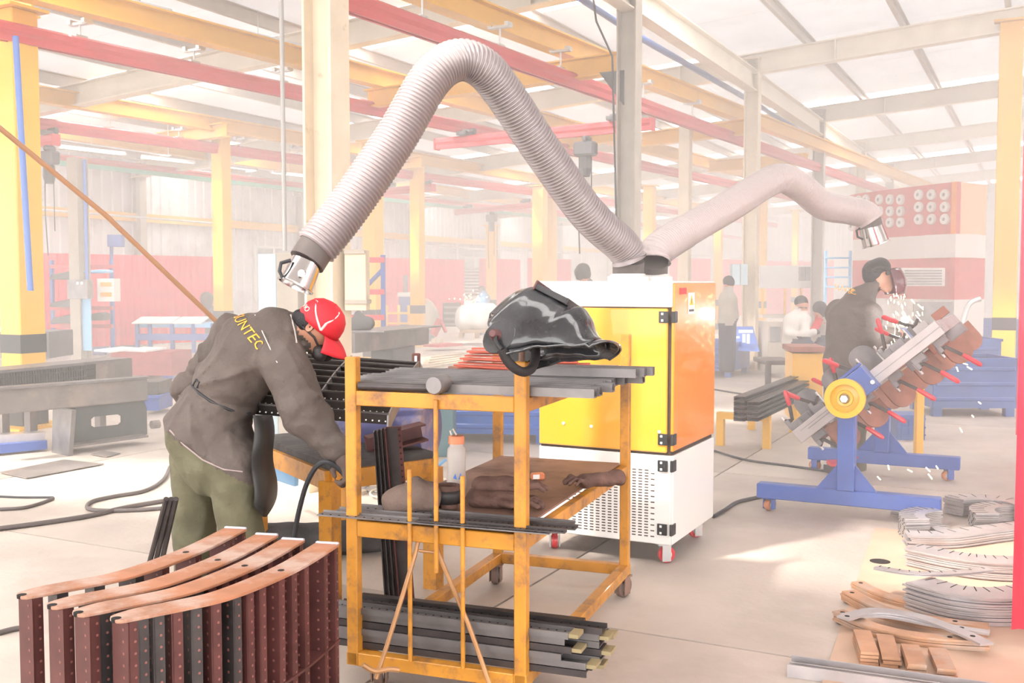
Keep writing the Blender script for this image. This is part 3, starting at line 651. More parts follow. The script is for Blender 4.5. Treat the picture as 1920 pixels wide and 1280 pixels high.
# ================================================================== welding helmet on its peg
D('helmet', (0.022, 0.022, 0.025), 0.16, coat=0.6, var=0.4, vs=6, col2=(0.06, 0.06, 0.064), cs=5, cr=(0.45, 0.7))
D('helmetinside', (0.02, 0.02, 0.022), 0.5)
D('knobred', (0.12, 0.05, 0.05), 0.35)
D('visor', (0.16, 0.03, 0.06), 0.05, metal=0.4, coat=1.0)
D('pad', (0.025, 0.02, 0.02), 0.8, bump=0.2, bs=80)
pv = P(880 + 290 / 5.82, 500 + 745 / 5.82, 3.55); fw = Vector((.70, -.10, .70)).normalized(); up_ = Vector((-.66, .44, .66)); up_ = (up_ - fw * up_.dot(fw)).normalized(); lat = up_.cross(fw)
hel = thing('welding_helmet', 'glossy black welding helmet perched on the post of the yellow trolley', 'helmet', M=frame(pv, fw, lat, up_) @ T(0, .118, 0))
def ip(tab, z):
    for (z0, a), (z1, b) in zip(tab, tab[1:]):
        if z <= z1: 
            t = max(0, (z - z0) / (z1 - z0)); t = t * t * (3 - 2 * t) * .5 + t * .5; return a + (b - a) * t
    return tab[-1][1]
XF = [(-.245, .246), (-.22, .243), (-.20, .246), (-.15, .268), (-.11, .274), (-.09, .252), (-.03, .238), (.04, .215), (.065, .203), (.09, .172), (.105, .135), (.114, .09)]
XR = [(-.245, .19), (-.20, .145), (-.12, .075), (-.08, .015), (-.055, -.02), (0, -.012), (.05, .0), (.085, .025), (.105, .06), (.114, .085)]
HW = [(-.245, .092), (-.225, .096), (-.20, .100), (-.12, .110), (-.05, .118), (.0, .118), (.05, .112), (.085, .088), (.105, .05), (.114, .004)]
def hood(iu, iv, off=0.0):
    z = -.245 + .359 * (iv ** .85); f = (iu - .5) * math.pi; xf, xr, w = ip(XF, z) + off, ip(XR, z), ip(HW, z) + off
    c, s_ = math.cos(f), math.sin(f); e = .72 if z < .07 else .9
    zz = z
    return Vector((xr + (xf - xr) * (abs(c) ** e), w * math.copysign(abs(s_) ** .85, s_), zz))
sh = MB().grid(lambda a, b: hood(a, b), 44, 46).build('shell', 'helmet', hel, smooth=True, auto=False, solid=.004)
def rimpt(t, o=0.0):                                         # t 0..1 along the lower edge: near rear, chin, far rear
    if t < .3 or t > .7:
        q = (t / .3) if t < .3 else (1 - t) / .3; z = -.06 - .185 * q; sg = -1 if t < .5 else 1
        return Vector((ip(XR, z) + o * (.1 + .5 * q), sg * (ip(HW, z) + o * .75), z - o * (.75 - .3 * q)))
    p = hood((t - .3) / .4, 0); f = ((t - .3) / .4 - .5) * math.pi; return p + Vector((o * (.45 + .25 * math.cos(f)), o * .75 * math.sin(f), -o * (.6 + .5 * math.cos(f))))
MB().grid(lambda a, b: rimpt(a, .038 * (b ** .8)) , 60, 4).build('chin_flare', 'helmet', sh, smooth=True, auto=False, solid=.004)
MB().tube([rimpt(i / 60, .039) for i in range(61)], .0045, 8).build('rim', 'helmet', sh, smooth=True)
vm_ = T(.231, 0, -.012) @ RY(-.33)
def vbox(nm, c, d, mt, bev=.002):
    o = MB().box(c, d).build(nm, mt, hel, bev=bev); o.matrix_basis = vm_; return o
vf = vbox('window_frame', (.002, 0, .066), (.036, .14, .008), 'knobred'); vbox('window_frame', (.0, .062, 0), (.022, .010, .13), 'helmet'); vbox('window_frame', (.0, -.062, 0), (.022, .010, .13), 'helmet'); vbox('window_frame', (.0, 0, -.064), (.024, .13, .010), 'helmet')
vbox('visor_window', (.004, 0, 0), (.010, .118, .12), 'visor')
for s in (-1, 1):
    MB().lathe([(0, .03), (.011, .03), (.015, .025), (.018, .006), (.022, 0)], 18, T(.0, s * .120, 0) @ RX(-s * math.pi / 2)).build('pivot_knob', 'knobred', hel, smooth=True)
    MB().plate([(.06 * math.cos(t) * 1.1 - .0, .052 * math.sin(t)) for t in [2 * math.pi * i / 20 for i in range(20)]], -.003, .003, T(.005, s * .117, -.012) @ RX(math.pi / 2)).build('pivot_plate', 'helmet', hel, smooth=True, bev=.002)
# head band hangs below in world direction: pads as a thick loop
inv = hel.matrix_basis.inverted()
hb_ = MB().tube(spline([P(941, 655, 3.5), P(950, 674, 3.5), P(965, 690, 3.5), P(982, 697, 3.52), P(997, 690, 3.55), P(1004, 670, 3.6), P(1004, 650, 3.65)], 6), [.0165] * 37, 12).build('head_band', 'pad', hel, world=True, smooth=True)
MB().tube(spline([P(941, 656, 3.5), P(930, 640, 3.52), P(930, 628, 3.53)], 4), .008, 8).build('band_arm', 'helmetinside', hel, world=True)
MB().lathe([(.006, -.006), (.024, -.006), (.024, .006), (.006, .006)], 16, T(P(1001, 648, 3.64)) @ RX(math.pi / 2)).build('band_bracket', 'helmetinside', hel, world=True)
# ================================================================== welded screen frames standing in the foreground
scr_px = [(211, 1160), (266, 1146), (336, 1132), (407, 1116), (478, 1090), (549, 1057), (613, 1018)]; SZ = .70
base_cl = [PZ(x, y, SZ) for x, y in scr_px]; org = base_cl[0].copy(); org.z = 0
cl2 = [tuple((p - org).xy) for p in spline([p.copy() for p in base_cl], 6)]
D('steelweld', (0.55, 0.56, 0.66), 0.35, metal=0.6)
def screen_frame(label, M, zs, hgt, group):
    o = thing('screen_frame', label, 'screen frame', M=M, group=group)
    n = len(cl2); w = [.030, .056, .066, .072, .077, .081] + [.084] * (n - 6)
    for k, z in enumerate(zs):
        pl = MB().strip(cl2, w, z - .009, z).build('side_plate', 'rust' if k == 0 else 'steelred', o, bev=.0015)
        if k == 0:
            for t in (.035, .78):
                c = Vector(cl2[int(t * (n - 1))]) if t > .1 else Vector(cl2[1])
                MB().cyl((c.x, c.y, z - .0085), (c.x, c.y, z + .0008), .0125 if t < .1 else .010, n=16).build('bolt_hole', 'hole', pl)
            c = Vector(cl2[-1]); d = (Vector(cl2[-1]) - Vector(cl2[-3])).normalized(); q = Vector((-d.y, d.x))
            MB().bar(Vector((*(c + q * .04), z - .001)), Vector((*(c - q * .04), z - .001)), .014, .012).build('weld_edge', 'steelweld', pl, bev=.003)
    return o
RUNG = None; RHOLE = None
def rungs(o, zs, ts, wr=.075):
    n = len(cl2)
    for t in ts:
        i = min(n - 2, max(1, int(t * (n - 1)))); c = Vector(cl2[i]); d = (Vector(cl2[i + 1]) - Vector(cl2[i - 1])).normalized(); q = Vector((-d.y, d.x))
        a = c + q * (wr / 2); zt, zb = zs[0] - .009, zs[-1]
        m = MB(); m.plate([tuple(c + q * wr / 2 - d * .0025), tuple(c - q * wr / 2 - d * .0025), tuple(c - q * wr / 2 + d * .0025), tuple(c + q * wr / 2 + d * .0025)], zb, zt)
        m.plate([tuple(c - q * wr / 2), tuple(c - q * (wr / 2 - .004)), tuple(c - q * (wr / 2 - .004) + d * .028), tuple(c - q * wr / 2 + d * .028)], zb, zt)
        r = m.build('rung', 'steelred' if int(t * 97) % 3 else 'steeldark', o)
        hm_ = MB()
        for j in range(20):
            z = zb + .02 + (zt - zb - .04) * j / 19; p = c - q * (wr * .22); hm_.cyl((p.x - d.x * .0032, p.y - d.y * .0032, z), (p.x + d.x * .0032, p.y + d.y * .0032, z), .0042, n=6)
            p = c - q * (wr / 2 + .001) + d * .018; hm_.cyl((p.x, p.y, z), (p.x + q.x * .003, p.y + q.y * .003, z), .0038, n=6)
        tag(hm_.build('perforation', 'perfo', r), kind='stuff')
D('perfo', (0.24, 0.09, 0.075), 0.5)
tips = [(212, 1160), (141, 1149), (92, 1135), (35, 1116)]
SLAB_ = ['rust-topped welded screen frame nearest the trolley, front of the four', 'rust-topped welded screen frame, second of the four from the trolley', 'rust-topped welded screen frame, third of the four from the trolley', 'rust-topped welded screen frame farthest from the trolley, rear of the four']
rt = [.06, .13, .22, .30, .38, .46, .53, .60, .66, .725, .79, .855, .92, .985]
for k, tpx in enumerate(tips):
    c = PZ(tpx[0], tpx[1], SZ); c.z = 0
    o = screen_frame(SLAB_[k], T(c) @ RZ(.01 * k), [SZ, .385, .07], .6, 'screen frames in the foreground')
    rungs(o, [SZ, .385, .06], rt if k == 0 else rt[::2] + [rt[-1]] if k > 1 else rt)
D("timber", (0.45, 0.30, 0.18), 0.7, var=0.2)
for k in range(2):
    a, b = PZ(212, 1160, 0.06), PZ(613, 1018, .06)
    c0 = org + Vector(cl2[8 + 18 * k]).to_3d(); q = Vector((-.48, .26, 0))
    o = MB().bar(c0 - q * .15 + Z * .03, c0 + q * .95 + Z * .03, .05, .058).build('timber_block', 'timber'); tag(o, ['wooden block under the left ends of the screen frames', 'wooden block under the right ends of the screen frames'][k], 'block')
# ================================================================== people
D('jacket', (0.105, 0.082, 0.072), 0.7, var=0.22, vs=5, bump=0.9, bs=11)
D('trousers', (0.14, 0.13, 0.08), 0.8, var=0.2, vs=6, bump=0.9, bs=10)
D('skin', (0.52, 0.25, 0.16), 0.5, var=0.06)
D('hairblack', (0.018, 0.016, 0.018), 0.55, bump=0.5, bs=120)
D('capred', (0.62, 0.022, 0.035), 0.6, var=0.06)
D('ribbon', (0.70, 0.62, 0.56), 0.6)
D('mask', (0.03, 0.026, 0.026), 0.5)
D('letter', (0.90, 0.40, 0.04), 0.6)
D('glove', (0.09, 0.06, 0.05), 0.75, var=0.2, bump=0.3, bs=40)
D('piping', (0.55, 0.48, 0.44), 0.6)
D('hemgrey', (0.36, 0.28, 0.27), 0.7)
D('greyjacket', (0.42, 0.38, 0.33), 0.8, var=0.1)
D('lightjacket', (0.66, 0.62, 0.58), 0.8, var=0.08)
D('navy', (0.06, 0.07, 0.10), 0.8)
D('redcloth', (0.6, 0.05, 0.06), 0.7)
D('boot', (0.03, 0.028, 0.027), 0.5)
def folds(amp, freq, seed=0.0):
    def f(X, Y, Zg, mi):
        a = np.sin(freq * (.7 * X + .55 * Zg + .4 * Y) + 3 * np.sin(freq * .23 * (Zg - X) + seed)) * np.sin(freq * .31 * (Zg + .3 * X) + 1.3 + seed)
        b = np.sin(freq * .6 * (Zg - .8 * X + .5 * Y) + 2 * np.sin(freq * .17 * (X + Y)))
        return np.where(mi < 2, amp * (a + .6 * b), 0.0)
    return f
def person(label, Dp, foot, segs, mats, h, k=.04, fold=None, group=None, matfn=None):
    b = P(foot[0], 600, Dp); b.z = 0
    o = thing('person', label, 'person', b); prims = []
    for s in segs:
        a, c = P(s[0][0], s[0][1], Dp + (s[0][2] if len(s[0]) > 2 else 0)), P(s[1][0], s[1][1], Dp + (s[1][2] if len(s[1]) > 2 else 0))
        prims.append((a, c, s[2] * Dp / FPX, s[3] * Dp / FPX, s[4]) + tuple(s[5:]))
    bd = sculpt('body', prims, mats, o, h, k, fold, matfn=matfn)
    return o, bd
def decal_text(txt, body, org, ex, ey, size, mat, name='lettering'):
    cu = bpy.data.curves.new('lettering', 'FONT'); cu.body = txt; cu.size = size; cu.align_x = 'CENTER'; cu.align_y = 'CENTER'; cu.extrude = 0; cu.resolution_u = 2
    t = bpy.data.objects.new('t', cu); COL.objects.link(t); bpy.context.view_layer.update()
    dg = bpy.context.evaluated_depsgraph_get(); me = bpy.data.meshes.new_from_object(t.evaluated_get(dg)); bpy.data.objects.remove(t)
    bm = bmesh.new(); bm.from_mesh(me)
    for _ in range(2): bmesh.ops.subdivide_edges(bm, edges=[e for e in bm.edges if e.calc_length() > size * .12], cuts=1)
    bmesh.ops.triangulate(bm, faces=bm.faces)
    from mathutils.bvhtree import BVHTree
    mw = body.parent.matrix_basis; bv = BVHTree.FromPolygons([mw @ v.co for v in body.data.vertices], [tuple(p.vertices) for p in body.data.polygons])
    ex, ey = ex.normalized(), ey.normalized(); n = ex.cross(ey).normalized(); iv = mw.inverted()
    for v in bm.verts:
        q = org + ex * v.co.x + ey * v.co.y + n * .4; hit = bv.ray_cast(q, -n)
        w = (hit[0] + n * .004) if hit[0] is not None else org + ex * v.co.x + ey * v.co.y
        v.co = iv @ w
    me2 = bpy.data.meshes.new(name); bm.to_mesh(me2); bm.free(); me2.materials.append(M_(mat))
    o = bpy.data.objects.new(name, me2); COL.objects.link(o); o.parent = body.parent; return o
def surf_line(body, pts, r, mat, name):
    from mathutils.bvhtree import BVHTree
    mw = body.parent.matrix_basis; bv = BVHTree.FromPolygons([mw @ v.co for v in body.data.vertices], [tuple(p.vertices) for p in body.data.polygons]); out = []
    for x, y in pts:
        rr = ray(x, y).normalized(); hit = bv.ray_cast(Vector((0, 0, CAM_H)), rr)
        if hit[0] is not None: out.append(hit[0] - rr * r * .5)
    if len(out) > 2: return MB().tube(out, r, 6).build(name, mat, body.parent, world=True, smooth=True)
DW = 4.65
segs = [
    ((388, 800, .08), (430, 725, .06), 74, 64, 0), ((430, 725, .06), (475, 658, .04), 64, 68, 0), ((475, 655, .04), (508, 628, .02), 66, 52, 0),
    ((436, 628, .22), (530, 672, -.08), 40, 40, 0), ((512, 622, .04), (546, 614, .03), 38, 30, 0),
    ((392, 815, .07), (410, 858, .06), 78, 76, 0),
    ((530, 672, -.10), (572, 775, -.16), 44, 40, 0), ((572, 775, -.16), (630, 842, -.20), 39, 26, 0),
    ((436, 628, .22), (356, 728, .30), 36, 34, 0), ((356, 728, .30), (450, 790, .45), 33, 26, 0),
    ((440, 868, -.04), (452, 1010, -.04), 52, 40, 1), ((452, 1010, -.04), (455, 1150, .0), 40, 34, 1),
    ((368, 862, .16), (364, 1010, .18), 50, 40, 1), ((364, 1010, .18), (362, 1135, .22), 40, 34, 1),
    ((548, 618, .03), (588, 622, .02), 26, 26, 2, .02), ((598, 608, .0), (594, 616, .0), 37, 36, 2, .02), ((590, 640, .0), (598, 652, .0), 24, 20, 2, .02),
]
h0, h1_ = P(318, 806, DW), P(470, 892, DW); s0_, s1_ = P(362, 724, DW), P(500, 772, DW)
def zl(X, a, b): return a.z + (X - a.x) * (b.z - a.z) / (b.x - a.x)
def wfold(X, Y, Zg, mi):
    base = folds(.003, 40)(X, Y, Zg, mi); zh = zl(X, h0, h1_); zs = zl(X, s0_, s1_); j = (mi == 0)
    a = Zg * .8 + X * .55 + Y * .3; b = X * .8 - Zg * .55
    cr = lambda q, p=3.0: (1 - np.abs(np.sin(q))) ** p
    d = np.sqrt((X - s0_.x) ** 2 + (Zg - s0_.z) ** 2); an = np.arctan2(Zg - s0_.z, X - s0_.x)        # folds fan out from the knot of the apron string
    f1 = -.013 * cr(5.5 * an + .6 * np.sin(9 * d) + 3 * Y) * np.clip(d / .1, 0, 1) * np.clip(1.15 - d / .55, 0, 1) - .007 * cr(13 * b + 1.8 * np.sin(6 * a) + 4 * Y) + .006 * cr(19 * a + 2 * np.sin(8 * b))
    arm = np.clip((X - P(530, 700, DW).x) / .08, 0, 1); f2 = -.010 * cr(24 * (Zg * .75 + X * .8) + 1.5 * np.sin(14 * Y) + .8 * np.sin(20 * X), 2.5) * arm + .006 * cr(15 * (Zg - X) + 5 * Y) * arm
    cin = .016 * np.exp(-((Zg - zs) / .022) ** 2) * (X < P(515, 700, DW).x)
    hem = -.014 * np.clip(1 - np.abs(Zg - zh - .02) / .05, 0, 1) * (X < P(520, 700, DW).x) * (Zg < zs - .1)
    leg = np.where(mi == 1, -.009 * cr(16 * X + 3.5 * Zg + 1.2 * np.sin(9 * Zg)) + .005 * cr(14 * Zg + 9 * X), 0)
    return base + np.where(j, f1 + f2 + cin, 0) + hem + leg
def wmat(vs, vm):
    zh = zl(vs[:, 0], h0, h1_); body_ = (vs[:, 0] < P(515, 700, DW).x)
    return np.where((vm < 2) & body_, np.where(vs[:, 2] > zh, 0, 1), vm)
wk, wb = person('worker in a dark jacket and red cap bending over the workbench', DW, (405,), segs, ['jacket', 'trousers', 'skin'], .0105, .035, wfold, matfn=wmat)
for x, dd in ((458, .0), (366, .22)):
    q = P(x, 1150, DW + dd); q.z = 0; sculpt('boot', [(q + Vector((-.05, 0, .06)), q + Vector((.14, .04, .045)), .055, .045, 0), (q + Vector((-.03, 0, .06)), q + Vector((-.03, 0, .14)), .055, .055, 0)], ['boot'], wk, .014, .03, cut=lambda X, Y, Zg: -Zg + .004)
decal_text('SUNTEC', wb, P(458, 614, DW - .1), P(474, 642, DW - .16) - P(440, 588, DW - .02), P(470, 600, DW) - P(445, 622, DW), .062, 'letter')
surf_line(wb, [(466, 570), (478, 590), (492, 622), (505, 650), (520, 680)], .0028, 'piping', 'yoke_seam')
surf_line(wb, [(545, 590), (549, 605), (553, 622), (556, 642)], .004, 'piping', 'collar_edge')
surf_line(wb, [(318, 806), (345, 834), (380, 862), (420, 880), (455, 884)], .0035, 'hemgrey', 'striped_hem')
surf_line(wb, [(360, 722), (375, 738), (395, 752), (430, 768), (470, 775), (500, 770)], .006, 'bandblack', 'apron_string')
surf_line(wb, [(362, 722), (368, 712), (374, 716), (370, 726)], .006, 'bandblack', 'apron_knot')
# apron panel at the front of the legs
MB().grid(lambda a, b: P(474 + 36 * math.sin(a * 1.5) + 8 * b * a + 3 * math.sin(9 * b), 778 + (160 + 34 * (1 - abs(2 * a - .7))) * b, DW - .19 + .30 * a * a + .012 * math.sin(12 * b + 4 * a)), 10, 14).build('apron', 'boot', wk, world=True, smooth=True, solid=.004)
hc = P(600, 606, DW); hu = Vector((.66, -.05, .75)).normalized(); hf = Vector((.72, .0, -.66)); hf = (hf - hu * hf.dot(hu)).normalized(); hl = hu.cross(hf)
HM = frame(hc, hf, hl, hu)
cap = MB().lathe([(.1055, -.012), (.1065, .01), (.102, .04), (.088, .07), (.062, .094), (.03, .106), (.0, .109)], 28, HM).build('cap', 'capred', wk, world=True, smooth=True, auto=False, solid=.004)
def brim(a, b):
    t = (a - .5) * 1.9; r = .104 + .088 * b * math.cos(t * .75); return HM @ Vector((r * math.cos(t), r * math.sin(t) * (1 - .12 * b), -.010 - .035 * b * b - .03 * (t * t) * b + .0))
MB().grid(brim, 18, 6).build('brim', 'capred', cap, world=True, smooth=True, solid=.005)
MB().lathe([(0, .115), (.007, .113), (.009, .108)], 10, HM).build('button', 'capred', cap, world=True)
def dome(az, el, off=.003): 
    z = max(-.01, .1085 * math.sin(el)); r = math.sqrt(max(0, 1 - (max(z, 0) / .1095) ** 2)) * .1055
    return HM @ Vector((r * math.cos(az), r * math.sin(az), z)) + (HM.to_3x3() @ Vector((r * math.cos(az), r * math.sin(az), z)).normalized()) * off
for az0, az1, e0, e1 in ((-1.25, -2.5, .0, .75), (-1.25, -.75, .35, 1.1), (-2.5, -3.3, .75, .55)):
    MB().tube([dome(az0 + (az1 - az0) * i / 12, e0 + (e1 - e0) * i / 12, .002) for i in range(13)], .005, 6).build('ribbon', 'ribbon', cap, world=True, smooth=True)
MB().tube([dome(-1.25, .35 * (1 - i / 4), .002) for i in range(5)], .006, 6).build('ribbon', 'ribbon', cap, world=True)
for i, (ch, px, py) in enumerate((('W', 554, 563), ('O', 561, 571))):
    cu = bpy.data.curves.new('lettering', 'FONT'); cu.body = ch; cu.size = .034; cu.extrude = .0008; cu.align_x = 'CENTER'; cu.align_y = 'CENTER'; cu.materials.append(M_('ribbon'))
    t0 = bpy.data.objects.new('t', cu); COL.objects.link(t0); bpy.context.view_layer.update()
    me_ = bpy.data.meshes.new_from_object(t0.evaluated_get(bpy.context.evaluated_depsgraph_get())); bpy.data.objects.remove(t0)
    t = bpy.data.objects.new('lettering', me_); COL.objects.link(t); t.parent = cap
    az = -2.35 - .28 * (1 - i); c = dome(az, .22, .004); nn = (c - HM.translation).normalized(); ex = (dome(az + .1, .22) - c).normalized(); ey = nn.cross(ex); t.matrix_basis = wk.matrix_basis.inverted() @ frame(c, ex, ey, nn)
sculpt('hair', [(HM @ Vector((-.045, s * .045, -.02)), HM @ Vector((-.085, s * .02, -.035)), .05, .035, 0) for s in (-1, 1)] + [(HM @ Vector((-.03, -.075, -.02)), HM @ Vector((-.005, -.085, -.02)), .02, .012, 0)], ['hairblack'], wk, .008, .02)
ea = HM @ Vector((-.012, -.093, -.022)); MB().lathe([(.004, .004), (.017, .008), (.021, .002), (.019, -.006), (0, -.006)], 14, frame(ea, hf, hu, -hl) @ Matrix.Diagonal((.8, 1.25, 1, 1))).build('ear', 'skin', wk, world=True, smooth=True)
sculpt('respirator', [(HM @ Vector((.075, 0, -.075)), HM @ Vector((.11, 0, -.085)), .045, .035, 0), (HM @ Vector((.085, -.045, -.085)), HM @ Vector((.095, -.07, -.09)), .032, .034, 0), (HM @ Vector((.085, .045, -.085)), HM @ Vector((.095, .07, -.09)), .032, .034, 0)], ['mask'], wk, .008, .012)
MB().tube([HM @ Vector((.07, -.065, -.07)), HM @ Vector((.03, -.09, -.045)), HM @ Vector((-.03, -.09, -.045)), HM @ Vector((-.07, -.07, -.05))], .005, 6).build('mask_strap', 'mask', wk, world=True, smooth=True)
for s in (-1, 1): MB().lathe([(0, .012), (.008, .009), (.012, 0), (.008, -.009), (0, -.012)], 10, HM @ T(.083, s * .036, -.035)).build('eye', 'hairblack', wk, world=True, smooth=True)
# gloved hand with five fingers round the welding torch
w0 = P(632, 846, DW - .2); pc = P(646, 868, DW - .22); tq = P(640, 884, DW - .24)
hd = [(w0, pc, .034, .036, 0), (pc, pc + Vector((.012, -.01, -.03)), .036, .03, 0)]
for i in range(4):
    o_ = Vector((.018 - .004 * i, .03 - .02 * i, -.035)); a = pc + o_; L = (.036, .042, .04, .03)[i]; b = a + Vector((.004, -.012, -L)); c = b + Vector((-.022, -.006, -.016)); d = c + Vector((-.016, .004, .010))
    hd += [(a, b, .0115, .0105, 0, .008), (b, c, .0105, .0098, 0, .008), (c, d, .0098, .009, 0, .008)]
a = pc + Vector((-.024, -.018, .004)); hd += [(a, a + Vector((-.022, -.012, -.03)), .0135, .0115, 0, .01), (a + Vector((-.022, -.012, -.03)), a + Vector((-.012, -.018, -.055)), .0115, .0095, 0, .008)]
sculpt('glove', hd, ['glove'], wk, .0055, .012)
tc = thing('welding_torch', 'black welding torch with a curved cable in the hand of the bending worker', 'torch', P(600, 1000, 4.45))
MB().tube(spline([P(648, 892, DW - .24), P(632, 876, DW - .25), P(612, 866, DW - .26), P(594, 874, DW - .24), P(578, 900, DW - .2), P(565, 940, DW - .15), P(553, 1000, DW - .1), P(545, 1100, DW)], 6), [.011] * 43, 8).build('cable', 'cable', tc, world=True, smooth=True)
MB().tube(spline([P(648, 892, DW - .24), P(650, 902, DW - .23), P(643, 912, DW - .2)], 5), .008, 8).build('neck', 'copper', tc, world=True, smooth=True)
# ---- welder standing at the clamp fixture
DR = 8.62
s2 = [((1588, 745), (1592, 680), 42, 44, 0), ((1592, 680), (1600, 600), 46, 46, 0), ((1600, 600), (1610, 568), 44, 30, 0), ((1572, 585, .16), (1628, 590, -.16), 26, 24, 0), ((1612, 560), (1632, 540), 20, 15, 0),
      ((1628, 592, -.17), (1634, 632, -.2), 22, 19, 0), ((1634, 632, -.2), (1672, 628, -.12), 18, 13, 0), ((1572, 588, .17), (1630, 640, .25), 20, 14, 0),
      ((1580, 745, .08), (1578, 870, .1), 26, 18, 1), ((1602, 745, -.06), (1604, 875, -.05), 26, 18, 1),
      ((1632, 540), (1645, 530), 13, 13, 2, .02), ((1647, 515), (1650, 520), 21, 20, 2, .02), ((1660, 532), (1663, 538), 13, 11, 2, .02), ((1672, 628, -.12), (1686, 626, -.1), 12, 10, 2)]
w2, b2 = person('welder in a dark jacket standing behind the tilted clamp fixture', DR, (1592,), s2, ['jacket', 'trousers', 'skin'], .018, .05, folds(.007, 22, 1))
decal_text('SUNTEC', b2, P(1587, 543, DR - .15), P(1604, 548, DR) - P(1568, 539, DR), Vector((.1, 0, 1)), .055, 'letter')
sculpt('hair', [(P(1640, 508, DR), P(1650, 502, DR), .098, .088, 0), (P(1634, 516, DR), P(1632, 520, DR), .075, .06, 0)], ['hairblack'], w2, .014, .03, cut=lambda X, Y, Zg: (X - P(1662, 515, DR).x) * .75 - (Zg - P(1662, 515, DR).z) * .6)
MB().tube([P(1634, 505, DR - .1), P(1645, 500, DR - .11), P(1660, 502, DR - .1), P(1670, 512, DR - .07)], .012, 6).build('head_band', 'mask', w2, world=True, smooth=True)
D('shield', (0.10, 0.02, 0.03), 0.2, coat=0.6)
def hood2(a, b):
    t = (a - .5) * 3.0; c0 = P(1657, 506, DR); c1 = P(1666, 553, DR); c = c0.lerp(c1, b); r = .115 + .03 * math.sin(math.pi * b); return c + Vector((r * math.cos(t) * 1.1, r * math.sin(t), .02 * math.cos(t)))
hs2 = MB().grid(hood2, 16, 10).build('face_shield', 'shield', w2, world=True, smooth=True, solid=.005)
MB().lathe([(0, .02), (.015, .018), (.018, 0)], 12, T(P(1664, 512, DR - .13)) @ RX(math.pi / 2)).build('knob', 'mask', hs2, world=True)
# ---- smaller people
def seat(px, py, D_, w, z, label):
    b = P(px, py, D_); b.z = 0; o = thing('stool', label, 'stool', b); MB().box((0, 0, z), (w, w, .04)).build('seat', 'bandblack', o)
    for sx in (-1, 1):
        for sy in (-1, 1): MB().bar((sx * w * .4, sy * w * .4, 0), (sx * w * .4, sy * w * .4, z), .03, .03, up=Vector((1, 0, 0))).build('leg', 'steeldark', o)
DS = 15.0
s3 = [((1488, 640), (1490, 605), 22, 20, 0), ((1490, 605), (1497, 590), 19, 12, 0), ((1480, 598, .1), (1510, 598, -.1), 10, 10, 0), ((1510, 600, -.12), (1508, 628, -.3), 9, 7, 0), ((1508, 628, -.3), (1526, 622, -.35), 7, 6, 0), ((1480, 600, .12), (1478, 626, -.1), 9, 8, 0), ((1478, 626, -.1), (1512, 630, -.3), 7, 6, 0),
      ((1484, 646), (1515, 648, -.35), 13, 11, 1), ((1515, 648, -.35), (1512, 708, -.35), 10, 8, 1), ((1480, 648, .1), (1508, 650, -.2), 13, 11, 1), ((1508, 650, -.2), (1500, 712, -.2), 10, 8, 1),
      ((1500, 586), (1504, 578), 6, 6, 2, .03), ((1504, 574, -.02), (1505, 580, -.03), 12.5, 10.5, 2, .03), ((1526, 622, -.35), (1534, 622, -.36), 6, 5, 3, .03)]
w3, b3 = person('seated worker with glasses in a pale jacket', DS, (1492,), s3, ['lightjacket', 'navy', 'skin', 'bandblack'], .03, .05, None)
sculpt('hair', [(P(1502, 566, DS), P(1503, 568, DS), .098, .095, 0)], ['hairblack'], w3, .02, .03, cut=lambda X, Y, Zg: P(1502, 572, DS).z - Zg)
MB().cyl(P(1499, 576, DS - .1), P(1513, 577, DS - .1), .012, n=6).build('glasses', 'bandblack', w3, world=True)
s4 = [((1542, 645, .2), (1544, 610, .2), 20, 18, 0), ((1544, 606, .2), (1540, 596, .15), 17, 10, 0), ((1534, 604, 0), (1522, 624, -.2), 8, 7, 3), ((1540, 648), (1526, 654, -.2), 13, 10, 1), ((1526, 654, -.2), (1526, 708, -.2), 10, 8, 1), ((1537, 584, .05), (1535, 588, 0), 12, 10, 2, .03)]
w4, b4 = person('dark-haired worker bowed forward with a red sleeve beside the one in the pale jacket', DS + .3, (1542,), s4, ['greyjacket', 'navy', 'skin', 'redcloth'], .03, .05, None)
sculpt('hair', [(P(1537, 577, DS + .3), P(1541, 582, DS + .3), .105, .1, 0)], ['hairblack'], w4, .02, .03, cut=lambda X, Y, Zg: P(1537, 586, DS).z - Zg + (P(1533, 586, DS).x - X) * .6)
DF = 24.0
s5 = [((233, 605), (232, 585), 22, 24, 0), ((232, 585), (238, 570), 24, 15, 0), ((220, 585), (216, 610, -.2), 8, 7, 0), ((250, 582), (259, 605, -.2), 8, 7, 0), ((259, 605, -.2), (254, 618, -.3), 6, 5, 0), ((224, 612), (221, 655), 13, 10, 1), ((241, 612), (243, 655), 13, 10, 1), ((240, 562), (241, 558), 7, 7.5, 2)]
w5, b5 = person('grey-jacketed worker seen from behind, stooping at the blue bench', DF, (233,), s5, ['greyjacket', 'navy', 'skin'], .04, .06, None)
sculpt('hair', [(P(240, 556, DF), P(242, 558, DF), .11, .1, 0)], ['hairblack'], w5, .03, .03)
s6 = [((405, 640), (402, 590), 20, 17, 0), ((402, 590), (399, 580), 15, 8, 0), ((396, 566), (397, 572), 10, 9, 2), ((400, 640), (400, 668), 14, 10, 1)]
w6, b6 = person('worker with a dark welding helmet showing over the bending worker by the curtain', 22.0, (402,), s6, ['navy', 'navy', 'skin'], .04, .06, None)
sculpt('helmet', [(P(388, 560, 21.95), P(390, 574, 21.95), .15, .12, 0)], ['mask'], w6, .03, .03)
